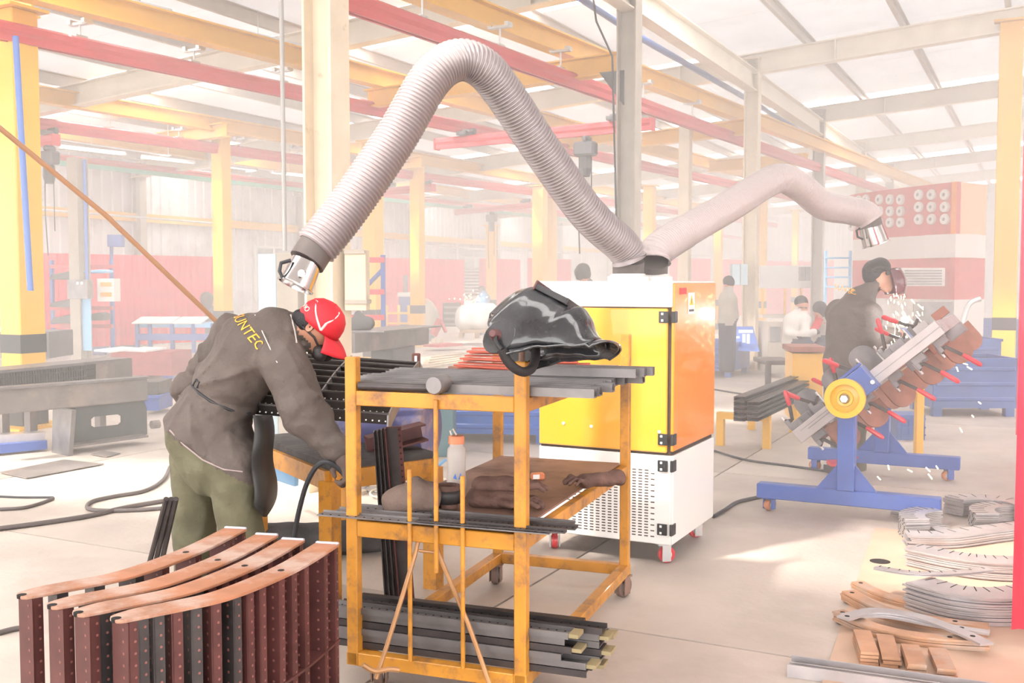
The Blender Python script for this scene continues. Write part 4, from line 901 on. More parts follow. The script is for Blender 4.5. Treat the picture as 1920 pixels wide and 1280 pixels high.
s7 = [((1110, 640), (1108, 560), 24, 24, 0), ((1108, 555), (1104, 535), 26, 12, 0), ((1090, 545), (1080, 590), 9, 8, 0), ((1128, 545), (1134, 590), 9, 8, 0), ((1094, 520), (1096, 524), 10, 9, 2), ((1110, 640), (1110, 690), 18, 14, 1)]
w7, b7 = person('welder with a black helmet showing over the white top of the fume extractor', 17.0, (1108,), s7, ['navy', 'navy', 'skin'], .035, .06, None)
sculpt('helmet', [(P(1093, 507, 17), P(1096, 514, 17), .125, .11, 0), (P(1084, 510, 16.95), P(1085, 520, 16.95), .07, .05, 0)], ['mask'], w7, .025, .03)
s8 = [((805, 610), (806, 585), 12, 13, 0), ((806, 585), (806, 572), 13, 8, 0), ((803, 612), (803, 636), 8, 6, 1), ((809, 612), (809, 636), 8, 6, 1), ((800, 564), (801, 566), 6, 5, 2), ((815, 580), (822, 600), 4, 4, 0)]
w8, b8 = person('far worker in grey standing right of the yellow column on the open floor', 27.5, (806,), s8, ['greyjacket', 'navy', 'skin'], .05, .06, None)
s9 = [((906, 590), (908, 560), 11, 11, 0), ((908, 560), (906, 550), 11, 6, 0), ((903, 542), (904, 545), 7, 6, 2), ((906, 590), (906, 628), 10, 8, 1), ((900, 558), (893, 572), 4, 4, 0)]
w9, b9 = person('far welder in blue clothing lit by the blue welding arc', 31.0, (906,), s9, ['bluecloth', 'navy', 'mask'], .05, .06, None) if D('bluecloth', (0.12, 0.25, 0.45), .7) is None else None
s10 = [((1362, 600), (1364, 560), 16, 16, 0), ((1364, 560), (1366, 545), 15, 8, 0), ((1366, 532), (1366, 536), 10, 9, 2), ((1358, 608), (1356, 690), 11, 9, 1), ((1370, 608), (1370, 690), 11, 9, 1), ((1376, 560), (1382, 595), 6, 5, 0)]
w10, b10 = person('worker in dark overalls at the edge of the fume extractor cabinet', 16.0, (1364,), s10, ['greyjacket', 'navy', 'skin'], .035, .05, None)
sculpt('hair', [(P(1366, 527, 16), P(1367, 529, 16), .09, .09, 0)], ['hairblack'], w10, .025, .03)
# ================================================================== tilting clamp fixture on its blue stand
D('bluepaint', (0.055, 0.12, 0.42), 0.4, var=0.12, vs=5, coat=0.15)
D('bluebin', (0.05, 0.14, 0.42), 0.42, var=0.15, vs=3, coat=0.15)
D('brightblue', (0.02, 0.16, 0.62), 0.3, coat=0.4)
D('alu', (0.45, 0.42, 0.42), 0.4, metal=0.3, var=0.1, vs=8)
D('grip', (0.70, 0.035, 0.06), 0.35, coat=0.3)
D('wheelyellow', (0.88, 0.52, 0.02), 0.3, coat=0.4)
D('rustpart', (0.34, 0.14, 0.10), 0.55, metal=0.15, var=0.25, vs=8)
D('greypart', (0.26, 0.25, 0.26), 0.45, metal=0.3, var=0.25, vs=8)
D('castorange', (0.55, 0.2, 0.08), 0.4)
FO = Vector((2.2, 6.78, 0)); fx = thing('clamp_fixture', 'tilted clamping fixture with red toggle clamps and yellow wheel on a blue rolling stand', 'fixture', FO, HROT); FL = 1.73
for y, nm in ((0, 0), (FL, 1)):
    st = MB().box((0, y, .142), (1.16, .1, .1)).build('stand_beam', 'bluepaint', fx, bev=.006)
    MB().box((0, y, .46), (.11, .11, .54)).build('upright', 'bluepaint', fx, bev=.006)
    for s in (-1, 1): MB().plate([(s * .055, .192), (s * .19, .192), (s * .055, .36)], y - .012, y + .012, RX(math.pi / 2) @ Matrix.Diagonal((1, 1, -1, 1))).build('gusset', 'bluepaint', fx)
    for s in (-1, 1): caster(fx, T(s * .51, y, 0) @ RZ(.4 * s + y) @ Matrix.Diagonal((1, 1, .82, 1)), .05, 'castorange', 'bluepaint', .04)
    MB().cyl((0, y - .07, .80), (0, y + .07, .80), .075, n=20).build('bearing', 'bluepaint', fx, smooth=True)
MB().lathe([(.0, -.01), (.03, -.012), (.034, .012), (.05, .014), (.055, -.006), (.09, -.014), (.092, .02), (.128, .02), (.128, -.025), (.085, -.03), (0, -.026)], 40, T(0, -.115, .806) @ RX(math.pi / 2)).build('hand_wheel', 'wheelyellow', fx, smooth=True)
MB().cyl((0, -.16, .806), (0, -.1, .806), .026, n=6).build('axle_nut', 'galv', fx)
ja = math.radians(41); JM = T(0, 0, .80) @ RY(-ja)             # jig frame: x along the slope, z normal to it
def jig(name, mat, mb, bev=.003, smooth=False, par=None):
    mb.v = [JM @ p for p in mb.v]; return mb.build(name, mat, par or fx, bev=bev, smooth=smooth)
X0, X1 = -.45, .72
for y in (.10, FL - .12): jig('end_rail', 'alu', MB().box(((X0 + X1) / 2, y, 0), (X1 - X0, .07, .10)))
jig('rail_line', 'greypart', MB().box((.2, .0635, .0), (1.1, .002, .006)).box((-.2, .0635, .02), (.4, .002, .004)), bev=0)
for x in (X0 + .03, -.1, .25, .5, X1 - .03): jig('cross_rail', 'alu' if x != .25 else 'rustpart', MB().box((x, FL / 2, 0), (.07, FL - .26, .09)))
jig('mount_block', 'bluepaint', MB().box((.14, .0, .02), (.13, .16, .17)).box((.1, -.02, .12), (.22, .05, .02)))
for x, y in ((.20, -.085), (.08, -.085)): jig('bolt', 'galv', MB().cyl((x, y, -.02), (x, y - .015, -.02), .016, n=6))
rn = random.Random(5)
def clamp(x, y, s, lean, hx, big=1.0):                          # s: +1 upper face, -1 lower face
    b = MB().box((x, y, s * .075), (.09, .06, .05)).box((x - .03, y, s * .11), (.03, .05, .05)); c = jig('toggle_clamp', 'greypart', b)
    p0 = Vector((x, y, s * .11)); p1 = p0 + Vector((hx * .10, .0, s * .09 * big)); p2 = p1 + Vector((hx * .09 + .02 * lean, -.01, s * .10 * big))
    jig('lever', 'steeldark', MB().bar(p0, p1, .022, .022, up=Vector((0, 1, 0))).bar(p0, p0 + Vector((-.09 * hx, 0, s * .03)), .02, .02, up=Vector((0, 1, 0))), par=c)
    jig('grip', 'grip', MB().tube([p1, p1.lerp(p2, .15), p1.lerp(p2, .85), p2], [.011, .016, .017, .010], 8), smooth=True, bev=0, par=c)
    q = p0 + Vector((-.09 * hx, 0, s * .03)); jig('spindle', 'galv', MB().cyl(q + Vector((0, 0, s * .03)), q - Vector((0, 0, s * .06)), .009, n=8), bev=0, par=c)
for i, x in enumerate((-.34, -.14, .06, .28, .48, .64)):
    clamp(x, .16 + .12 * (i % 2), -1, 0, .5, 1.25)
for i, x in enumerate((-.42, -.26, -.10, .12, .34, .56)):
    clamp(x, .16 + .16 * (i % 3), 1, 0, -.6 if i % 2 else .5)
    if i % 3 == 1: clamp(x + .04, 1.05, 1, 0, -.5)
def tongue(x, y, s, L, W, mat):
    out = [(-W, 0), (W, 0)] + [(W * math.cos(t) , L - W * .8 + W * .8 * math.sin(t)) for t in [math.pi * k / 10 for k in range(11)]]
    jig('curved_plate', mat, MB().plate(out, -.006, .006, T(x, y, s * .06) @ RZ(math.pi / 2 - .8) @ RX(s * math.pi / 2)), bev=0)
for i, x in enumerate((-.26, -.02, .20, .44, .66)): tongue(x, .42 + .05 * i, -1, .22, .105, 'rustpart'); tongue(x + .06, 1.15, -1, .2, .1, 'rustpart')
for i, x in enumerate((-.33, -.08, .16)): tongue(x, .5, 1, .19, .11, 'greypart')
for i, x in enumerate((-.38, -.2, .0, .42, .6, .74)):
    jig('stop_block', ('greypart', 'alu', 'rustpart')[i % 3], MB().box((x, .3 + .1 * (i % 3), .075), (.10, .08, .06))); jig('stop_block', ('rustpart', 'greypart')[i % 2], MB().box((x, .5, -.08), (.12, .14, .07)))
# welding sparks and arc at the fixture
D('spark', (1.0, 0.72, 0.35), 0.5, emit=9.0); D('arc', (0.85, 0.93, 1.0), 0.5, emit=28.0)
mb = MB()
for x, y in ((1813, 643), (1800, 656), (1788, 663), (1772, 688), (1764, 695), (1795, 692), (1837, 755), (1824, 780), (1818, 690), (1810, 682), (1802, 806), (1757, 876), (1740, 880), (1648, 896), (1666, 876), (1706, 882), (1744, 893), (1695, 660), (1722, 645), (1700, 632), (1690, 610), (1748, 660), (1708, 600), (1722, 588), (1726, 575), (1712, 565)):
    p = P(x, y, 7.6 + rn.uniform(-.3, .3)); d = Vector((rn.uniform(.3, 1), rn.uniform(-.3, .3), rn.uniform(-1, -.3))) * .018; mb.cyl(p - d, p + d, .0035, n=5)
for k in range(60):
    p = P(rn.gauss(1690, 16), rn.gauss(600, 32), 8.2 + rn.uniform(-.2, .2)); d = Vector((rn.uniform(-.2, .5), 0, -1)) * .012; mb.cyl(p - d, p + d, .0024, n=4)
tag(mb.build('sparks', 'spark'), 'orange welding sparks flying off the clamp fixture', 'sparks', kind='stuff')
tag(MB().lathe([(0, -.03), (.022, -.022), (.032, 0), (.022, .022), (0, .03)], 12, T(P(1697, 599, 8.25))).build('welding_arc', 'arc', smooth=True), 'glaring white welding arc at the top end of the clamp fixture', 'arc')
al = bpy.data.lights.new('arc_light', 'POINT'); al.energy = 2.5; al.color = (.85, .92, 1); al.shadow_soft_size = .05; ao = bpy.data.objects.new('arc_light', al); COL.objects.link(ao); ao.location = P(1694, 592, 8.15)
# ================================================================== things by pixel rectangle
def qbox(x0, y0, x1, y1, D_, th, name, mat, par, rz=0.0, bev=.004):
    c = P((x0 + x1) / 2, (y0 + y1) / 2, D_); w = abs(x1 - x0) * D_ / FPX; h = abs(y1 - y0) * D_ / FPX
    c = c + (RZ(rz) @ Vector((0, th / 2, 0))); m = MB().box(c, (w / max(.5, math.cos(rz)), th, h), RZ(rz)); return m.build(name, mat, par, world=par is not None, bev=bev)
def fthing(name, label, cat, px, D_, group=None, rz=0.0):
    b = P(px, 600, D_); b.z = 0; return thing(name, label, cat, b, rz, group)
def bin_(label, c, w, d, h, rz, mat='bluebin', leg=.1, ribs=3, group=None):
    o = thing('steel_bin', label, 'bin', c, rz); t = .02
    for nm, p, s in (('wall_panel', (0, -d / 2, leg + (h - leg) / 2), (w, t, h - leg)), ('wall_panel', (0, d / 2, leg + (h - leg) / 2), (w, t, h - leg)), ('wall_panel', (-w / 2, 0, leg + (h - leg) / 2), (t, d, h - leg)), ('wall_panel', (w / 2, 0, leg + (h - leg) / 2), (t, d, h - leg)), ('bottom', (0, 0, leg + .01), (w, d, .02))): MB().box(p, s).build(nm, mat, o)
    for i in range(ribs):
        z = leg + (h - leg) * (i + .6) / (ribs + .2)
        for s in (-1, 1): MB().box((0, s * (d / 2 + .014), z), (w - .04, .03, .05)).build('rib', mat, o, bev=.012)
        MB().box((-w / 2 - .012, 0, z), (.025, d - .04, .05)).build('rib', mat, o, bev=.01)
    for y in (-d / 2, d / 2): MB().box((0, y, h), (w + .05, .05, .04)).build('rim', mat, o)
    for x in (-w / 2, w / 2): MB().box((x, 0, h), (.05, d + .05, .04)).build('rim', mat, o)
    for sx in (-1, 1):
        for sy in (-1, 1): MB().box((sx * (w / 2 - .06), sy * (d / 2 - .06), leg / 2), (.1, .1, leg)).build('foot', mat, o)
    return o
def fl(px, py, z=0.0): p = PZ(px, py, z); return p
c = fl(1832, 782); c.z = 0; bin_('large blue steel bin standing right of the clamp fixture', c + Vector((.0, .45, 0)), .95, .8, .66, -.03)
c = fl(1815, 735); c.z = 0; bin_('blue steel bin directly behind the large blue bin, beside the yellow column', c + Vector((-.1, .4, 0)), 1.1, .8, .74, -.03)
c = fl(1745, 715); c.z = 0; bin_('blue steel bin seen past the top end of the clamp fixture', c + Vector((.0, .2, 0)), .9, .7, .8, -.03)
c = fl(1850, 685); c.z = 0; bin_('far blue steel bin left of the yellow column under the red machine', c + Vector((.1, .3, 0)), .9, .7, .85, -.03)
c = fl(905, 832); c.z = 0; bin_('bright blue ribbed steel bin behind the yellow trolley', c + Vector((.05, .45, 0)), 1.25, .8, .62, -.12, 'brightblue', .09, 4)
c = fl(1372, 706); c.z = 0; bin_('dark blue steel bin just right of the fume extractor', c + Vector((-.1, .5, 0)), .7, 1.2, .55, HROT, 'bluebin', .1, 4)
# electric pallet truck handle, yellow box, crate and stand behind the fixture
h = fthing('pallet_truck_handle', 'bare steel pallet truck handle rising over the blue bins', 'handle', 1815, 14)
MB().tube(spline([P(1785, 640, 14), P(1802, 612, 14), P(1812, 580, 14), P(1822, 566, 14), P(1838, 560, 14)], 5), .035, 10).build('bent_tube', 'galv', h, world=True, smooth=True); MB().cyl(P(1785, 640, 14), fl(1780, 752), .03).build('shaft', 'galv', h, world=True)
yb = fthing('yellow_cart', 'yellow sheet metal cart with a dark top left of the fixture welder', 'cart', 1513, 11.4)
qbox(1486, 662, 1542, 788, 11.2, .5, 'body', 'yellow', yb, -.1); qbox(1484, 650, 1548, 660, 11.1, .6, 'top', 'rustpart', yb, -.1)
cr = fthing('plastic_crate', 'blue plastic crate on the floor under the clamp fixture', 'crate', 1708, 10.2)
qbox(1682, 778, 1735, 826, 10.2, .35, 'tub', 'bluebin', cr)
for y in (784, 800, 814): qbox(1681, y, 1736, y + 3, 10.19, .01, 'rib', 'bluebin', cr, bev=0)
for x in (1690, 1704, 1718, 1730): qbox(x, 784, x + 3, 824, 10.19, .008, 'rib', 'bluebin', cr, bev=0)
ys = fthing('yellow_stand', 'slim yellow steel stand behind the lower side of the clamp fixture', 'stand', 1727, 9.3)
qbox(1719, 692, 1733, 862, 9.3, .07, 'post', 'yellow', ys); qbox(1690, 690, 1735, 698, 9.3, .07, 'arm', 'yellow', ys)
pd = fthing('foot_pedal', 'red and black foot pedal on the floor beside the fixture stand', 'pedal', 1575, 8.05)
b = fl(1572, 888); MB().box(b + Z * .04, (.2, .12, .06), RZ(.2)).build('base', 'bandblack', pd, world=True); MB().box(b + Z * .085, (.16, .1, .03), RZ(.2) @ RX(.2)).build('tread', 'grip', pd, world=True)
bt = fthing('work_table', 'low dark steel table with red cloth left of the yellow cart', 'table', 1462, 13.2)
tt = PZ(1436, 672, .72); qbox(1436, 676, 1492, 684, 13.2, .7, 'top', 'steeldark', bt)
for x, d in ((1439, 13.2), (1488, 13.2), (1442, 13.9), (1486, 13.9)): q = P(x, 690, d); MB().bar(Vector((q.x, q.y, 0)), Vector((q.x, q.y, .56)), .05, .05, up=Vector((1, 0, 0))).build('leg', 'steeldark' if x != 1488 else 'grip', bt, world=True)
# blue notice board with white lettering blocks
nb = fthing('notice_board', 'blue leaning notice board with white marks in front of the cream column', 'board', 1405, 17.6)
D('noticeblue', (0.12, 0.25, 0.75), 0.4)
a, b, c, d = P(1374, 657, 17.3), P(1424, 659, 17.3), P(1412, 612, 17.6), P(1378, 612, 17.6)
MB().add([a, b, c, d] + [p + Vector((0, .03, 0)) for p in (a, b, c, d)], [(0, 1, 2, 3), (7, 6, 5, 4), (0, 4, 5, 1), (1, 5, 6, 2), (2, 6, 7, 3), (3, 7, 4, 0)]).build('panel', 'noticeblue', nb, world=True)
for x0, y0, x1, y1 in ((1385, 618, 1412, 624), (1392, 626, 1398, 642), (1400, 626, 1406, 644), (1378, 630, 1387, 634)): qbox(x0, y0, x1, y1, 17.25, .01, 'white_mark', 'signwhite', nb, bev=0)
# steel bars on a bench behind the extractor
for i in range(9):
    z = .34 + .045 * (i // 2); a = Vector((2.02 + .12 * (i % 2), 9.2, z)); b = a + U * 2.6 + V * .0
    tag(MB().chan(a, b, .1, .04, .008).build('steel_channel', 'steeldark'), 'dark steel channel in the pile on the yellow bench right of the extractor', 'steel bar', 'channels piled beside the extractor')
bn = thing('low_bench', 'low yellow bench under the pile of dark channels right of the extractor', 'bench', Vector((2.1, 9.6, 0)), HROT)
MB().box((0, .2, .29), (.5, .1, .06)).build('bearer', 'yellow', bn); MB().box((0, 1.4, .29), (.5, .1, .06)).build('bearer', 'yellow', bn)
for x in (-.22, .22):
    for y in (.2, 1.4): MB().box((x, y, .13), (.07, .07, .26)).build('leg', 'yellow', bn)
# ================================================================== cut plates on the floor at lower right
D('plate', (0.50, 0.47, 0.48), 0.32, metal=0.55, var=0.12, vs=7)
D('platerust', (0.50, 0.28, 0.17), 0.5, metal=0.1, var=0.2, vs=6, col2=(0.46, 0.40, 0.36), cs=4, cr=(0.5, 0.7))
D('floorplate', (0.60, 0.42, 0.31), 0.6, var=0.12, vs=3)
bp = [PZ(x, y, .0) for x, y in ((1640, 992), (1985, 1022), (1985, 1330), (1530, 1318))]
base = MB().add(bp + [p + Z * .012 for p in bp], [(3, 2, 1, 0), (4, 5, 6, 7), (0, 1, 5, 4), (1, 2, 6, 5), (2, 3, 7, 6), (3, 0, 4, 7)]).build('base_sheet', 'floorplate'); tag(base, 'rust-tinted base sheet on the floor under the cut plates', 'sheet')
hq = PZ(1650, 1052, .0125); MB().lathe([(0, 0), (.055, 0), (.055, .001), (0, .001)], 24, T(hq)).build('round_hole', 'hole', base, world=True)
def stack(pts, w, n, th, mat, label, group, z0=.013, jit=.012, notch=0, zstep=None):
    r = random.Random(len(label) * 7 + n); cl = [v.xy for v in spline([PZ(x, y, z0 + n * th) for x, y in pts], 5)]; last = None
    for i in range(n):
        dx, dy = r.uniform(-jit, jit), r.uniform(-jit, jit); c2 = [(p.x + dx, p.y + dy) for p in cl]
        o = MB().strip(c2, w, z0 + i * th, z0 + i * th + th * .82).build('cut_plate', mat); tag(o, label, 'steel plate', group); last = (o, c2)
    o, c2 = last; zt = z0 + n * th - th * .18
    if notch:
        mb = MB(); k = len(c2)
        for j in range(notch):
            t = (j + .5) / notch * (k - 1); i = min(int(t), k - 2); p = Vector(c2[i]).lerp(Vector(c2[i + 1]), t - i); d = (Vector(c2[i + 1]) - Vector(c2[i])).normalized(); q = Vector((-d.y, d.x))
            mb.bar(Vector((*(p + q * w * .5), zt)), Vector((*(p + q * w * .1), zt)), .005, .0022)
        tag(mb.build('notch', 'hole', o), kind='stuff')
    return o, c2, zt
stack([(1700, 998), (1770, 1000), (1850, 990), (1935, 980)], .16, 7, .010, 'plate', 'long curved bright plate of the rearmost long notched stack', 'rear long notched plates', notch=10)
stack([(1712, 1022), (1790, 1038), (1860, 1046), (1940, 1048)], .16, 10, .010, 'plate', 'long curved bright plate of the middle notched stack on the base sheet', 'middle long notched plates', notch=12)
stack([(1720, 1085), (1790, 1104), (1870, 1110), (1945, 1102)], .18, 13, .010, 'plate', 'long curved plate of the tallest notched stack on the base sheet', 'front long notched plates', notch=9)
stack([(1640, 1062), (1700, 1072), (1770, 1074), (1855, 1066)], .055, 2, .006, 'plate', 'slender notched curved strip laid loosely over the tallest plate stack', 'loose notched strips', z0=.15, notch=10)
stack([(1676, 955), (1712, 962), (1745, 978), (1775, 998)], .10, 3, .009, 'plate', 'short notched curved plate lying before the blue stand beam', 'short notched plates by the stand', notch=7)
def arcstack(cx, cy, R, a0, a1, n, label, group, w=.13):
    r = random.Random(n + int(cx)); c = PZ(cx, cy, .06); last = None
    for i in range(n):
        j = r.uniform(-.05, .05); pts = [(c.x + R * math.cos(a0 + j + (a1 - a0) * t / 12), c.y + R * math.sin(a0 + j + (a1 - a0) * t / 12)) for t in range(13)]
        o = MB().strip(pts, w, .013 + .011 * i, .022 + .011 * i).build('cut_plate', 'plate'); tag(o, label, 'steel plate', group)
        mb = MB()
        for k in range(9):
            t = a0 + j + (a1 - a0) * (k + .5) / 9; d = Vector((math.cos(t), math.sin(t), 0)); q = Vector((c.x, c.y, .0222 + .011 * i)); mb.bar(q + d * (R - w * .1), q + d * (R + w * .505), .005, .0022)
        if i == n - 1: tag(mb.build('notch', 'hole', o), kind='stuff')
        mb = MB()
        for k in range(9):
            t = a0 + j + (a1 - a0) * (k + .5) / 9; d = Vector((math.cos(t), math.sin(t), 0)); q = Vector((c.x, c.y, .0175 + .011 * i)) + d * (R + w * .5); mb.bar(q - Z * .004, q + Z * .004, .006, .003, up=d)
        tag(mb.build('edge_notch', 'hole', o), kind='stuff')
arcstack(1795, 992, .26, 1.7, 3.3, 11, 'small curved notched plate stacked nearest the blue stand', 'back row plates by the stand', .15)
arcstack(1852, 962, .24, -.3, 2.2, 10, 'small curved notched plate stacked in the middle of the back row', 'back row plates in the middle', .15)
arcstack(1925, 975, .26, 1.4, 3.2, 9, 'small curved notched plate stacked at the picture edge in the back row', 'back row plates at the edge', .15)
def rusty(pts, n, label, group, mat='platerust', z0=.013, w=.065):
    o, c2, zt = stack(pts, w, n, .012, mat, label, group, z0=z0, jit=.006)
    for i in (1, len(c2) - 4): MB().cyl((c2[i][0], c2[i][1], zt), (c2[i][0], c2[i][1], zt + .001), .011, n=12).build('bolt_hole', 'hole', o)
rusty([(1608, 1088), (1660, 1112), (1740, 1130), (1850, 1144)], 3, 'rust-orange curved plate of the rear pair of bent bars', 'rear rusty bars')
rusty([(1588, 1105), (1650, 1136), (1740, 1156), (1852, 1170)], 4, 'rust-orange curved plate of the front pair of bent bars', 'front rusty bars')
rusty([(1572, 1142), (1640, 1170), (1730, 1188), (1850, 1196)], 4, 'rusty curved plate in the pile under the crossed grey strips', 'crossed pile')
rusty([(1582, 1156), (1640, 1142), (1720, 1152), (1800, 1180), (1852, 1204)], 1, 'grey curved strip crossing over the rusty pile, humped to the rear', 'grey strips crossing the rusty pile', 'plate', .075)
rusty([(1580, 1150), (1660, 1150), (1760, 1168), (1856, 1182)], 1, 'grey slim strip crossing over the rusty pile, nearly straight', 'grey strips crossing the rusty pile', 'plate', .064, .05)
for k, (x0, y0, x1, y1, n) in enumerate(((1617, 1180, 1632, 1222, 4), (1658, 1188, 1670, 1232, 3), (1704, 1205, 1718, 1243, 4), (1758, 1212, 1776, 1252, 3))):
    stack([(x0, y0), ((x0 + x1) / 2, (y0 + y1) / 2), (x1, y1)], .07, n, .014, 'platerust', ['short rusty block plate, leftmost of four small stacks', 'short rusty block plate, second of four small stacks', 'short rusty block plate, third of four small stacks', 'short rusty block plate, rightmost of four small stacks'][k], ['leftmost short block plates', 'second short block plates', 'third short block plates', 'rightmost short block plates'][k], jit=.006)
a, b = PZ(1480, 1250, .02), PZ(1900, 1310, .02)
tag(MB().prof(a, b, [(-.06, -.019), (.06, -.019), (.06, .03), (.05, .03), (.05, -.01), (.0, -.01), (.0, .02), (-.01, .02), (-.01, -.01), (-.05, -.01), (-.05, .03), (-.06, .03)]).build('steel_profile', 'plate'), 'long steel profile on the floor at the bottom edge right of the trolley', 'steel profile')
# ================================================================== red curtains at the picture's right edge
def curtain(label, a, b, z0, z1, n, mat='curtain', wave=.02, nm='strip_curtain'):
    o = thing(nm, label, 'curtain', Vector((a.x, a.y, 0))); d = (b - a); w = d.length / n; dr = d.normalized(); nr = dr.cross(Z); k = 6
    src = None; r = random.Random(n)
    mb = MB(); mb.grid(lambda s, t: Vector(((s - .04) * w * 1.12, wave * math.sin(s * math.pi * 2) + .012 * math.sin(s * 9 + t * 3), z0 + (z1 - z0) * t)), 8, 4)
    src = mb.build('strip', mat, o, smooth=True, auto=False)
    ang = math.atan2(dr.y, dr.x)
    for i in range(n):
        Mx = o.matrix_basis.inverted() @ T(a.x + dr.x * w * i, a.y + dr.y * w * i, 0) @ RZ(ang) @ T(0, .012 * (i % 2) + r.uniform(-.008, .008), 0)
        if i == 0: src.matrix_basis = Mx
        else: inst(src, o, Mx)
    MB().cyl(a + Z * (z1 + .02), b + Z * (z1 + .02), .02, n=8).build('curtain_rod', 'galv', o, world=True)
    return o
curtain('red welding curtain hanging at the right picture edge, nearest piece', Vector((2.10, 4.28, 0)), Vector((3.2, 3.7, 0)), .1, 2.6, 7)
curtain('red welding curtain at the right picture edge, piece behind the nearest', Vector((4.42, 9.05, 0)), Vector((5.6, 8.6, 0)), .22, 3.1, 7)
# ================================================================== work bench of the bending worker and the frame on it
D('benchtop', (0.05, 0.045, 0.045), 0.7, var=0.4, vs=8, bump=0.4, bs=20)
B0 = Vector((-.40, 5.22, 0)); B1 = Vector((-.86, 4.86, 0)); B2 = Vector((-1.42, 5.75, 0)); B3 = Vector((-.96, 6.1, 0))
wbn = thing('welding_bench', 'low welding bench with yellow legs and a blackened top before the bending worker', 'bench', (B0 + B1 + B2 + B3) / 4)
def quadslab(pts, z0, z1): return MB().add([Vector((p.x, p.y, z)) for z in (z0, z1) for p in pts], [(3, 2, 1, 0), (4, 5, 6, 7), (0, 1, 5, 4), (1, 2, 6, 5), (2, 3, 7, 6), (3, 0, 4, 7)])
quadslab([B0, B1, B2, B3], .655, .70).build('top', 'benchtop', wbn, world=True)
for p, q in ((B0, B1), (B1, B2), (B2, B3), (B3, B0)): MB().bar(p + Z * .62, q + Z * .62, .05, .09).build('apron_rail', 'trolley', wbn, world=True)
for p in (B0, B1, B2, B3): MB().bar(p, p + Z * .62, .075, .075, up=U).build('leg', 'trolley', wbn, world=True)
# curved screen frame lying on the bench
sf = thing('screen_frame', 'unfinished dark screen frame with perforated rungs lying on the welding bench', 'screen frame', P(640, 800, 4.7))
e0 = [P(575, 772, 4.62), P(604, 726, 4.85), P(630, 692, 5.1), P(655, 668, 5.35)]; cvs = spline(e0, 6); cvs = [p + Vector((0, .07, 0)) for p in cvs]; off = Vector((.36, -.05, -.02)); back = Vector((-.34, .05, .02))
def ribbonplate(shift, nm): 
    m = MB(); m.grid(lambda a, b: cvs[int(round(a * (len(cvs) - 1)))] + shift + Vector((.0, -.02, -.075)) * b, len(cvs) - 1, 1); return m.build(nm, 'steel', sf, world=True, solid=.008)
ribbonplate(Vector((0, 0, 0)), 'side_plate'); ribbonplate(off, 'side_plate'); ribbonplate(back, 'side_plate')
for i in range(1, len(cvs) - 1, 2):
    for s in (off, back):
        a, b = cvs[i] - Z * .03, cvs[i] + s - Z * .03; r = MB().bar(a, b, .006, .055, up=Vector((0, -.5, .85))).bar(a + Z * .026, b + Z * .026, .03, .005).build('rung', 'steeldark', sf, world=True)
        sx, uy = basis(b - a, Vector((0, -.5, .85))); tag(holes_row(a, b, sx * (-.0035 if (b - a).x < 0 else .0035) + Vector((0, -.006, -.006)), 12, .004, Vector((0, -1, 0)), .002).build('perforation', 'signwhite', r, world=True), kind='stuff')
tg = thing('steel_lug', 'small steel lug with an oval hole standing behind the trolley top', 'lug', P(782, 690, 5.35)); 
qbox(772, 662, 788, 690, 5.35, .012, 'plate', 'steelred', tg); qbox(777, 667, 782, 678, 5.345, .004, 'oval_hole', 'signwhite', tg)
# blue steel block and black ledge on the bench end seen through the trolley
tk = thing('steel_drum', 'scuffed blue steel drum lying on the bench behind the trolley', 'drum', P(730, 820, 5.5))
D('scuffblue', (0.10, 0.10, 0.24), 0.5, var=0.3, vs=6, col2=(0.30, 0.22, 0.22), cs=5)
MB().lathe([(0, -.26), (.16, -.26), (.165, -.25), (.165, .25), (.16, .26), (0, .26)], 28, T(P(725, 800, 5.62)) @ RZ(-.3) @ RY(math.pi / 2)).build('shell', 'scuffblue', tk, world=True, smooth=True)
tag(MB().chan(P(690, 835, 5.2), P(795, 808, 5.32), .1, .09, .01).build('steel_channel', 'steelred'), 'dark purple channel resting on the orange bench edge behind the trolley', 'steel bar')
ws = fthing('welding_power_source', 'teal welding power source with a vent grille behind the drum', 'power source', 805, 9.2)
D('teal', (0.06, 0.16, 0.19), 0.5); qbox(786, 735, 850, 857, 9.2, .5, 'case', 'teal', ws); g_ = qbox(789, 778, 822, 818, 9.19, .01, 'grille_panel', 'creampost', ws)
for i in range(6): qbox(791, 783 + 6 * i, 803, 786 + 6 * i, 9.18, .008, 'grille_slot', 'gapdark', g_, bev=0); qbox(807, 783 + 6 * i, 819, 786 + 6 * i, 9.18, .008, 'grille_slot', 'gapdark', g_, bev=0)
tag(MB().add([PZ(505, 860, .5), PZ(552, 870, .5), PZ(552, 912, .25), PZ(505, 896, .25)] + [p + U * .04 for p in (PZ(505, 860, .5), PZ(552, 870, .5), PZ(552, 912, .25), PZ(505, 896, .25))], [(0, 1, 2, 3), (7, 6, 5, 4), (0, 4, 5, 1), (1, 5, 6, 2), (2, 6, 7, 3), (3, 7, 4, 0)]).build('blue_sheet', 'skyblue'), 'sky-blue sheet panel under the welding bench', 'panel') if D('skyblue', (0.10, 0.42, 0.80), .4) is None else None
tag(sculpt('rag_roll', [(PZ(500, 1010, .1), PZ(650, 1005, .1), .09, .09, 0), (PZ(650, 1005, .1), PZ(720, 1010, .08), .09, .07, 0)], ['benchtop'], None, .02, .04, folds(.008, 30)), 'grimy dark rolled blanket lying under the welding bench', 'blanket')
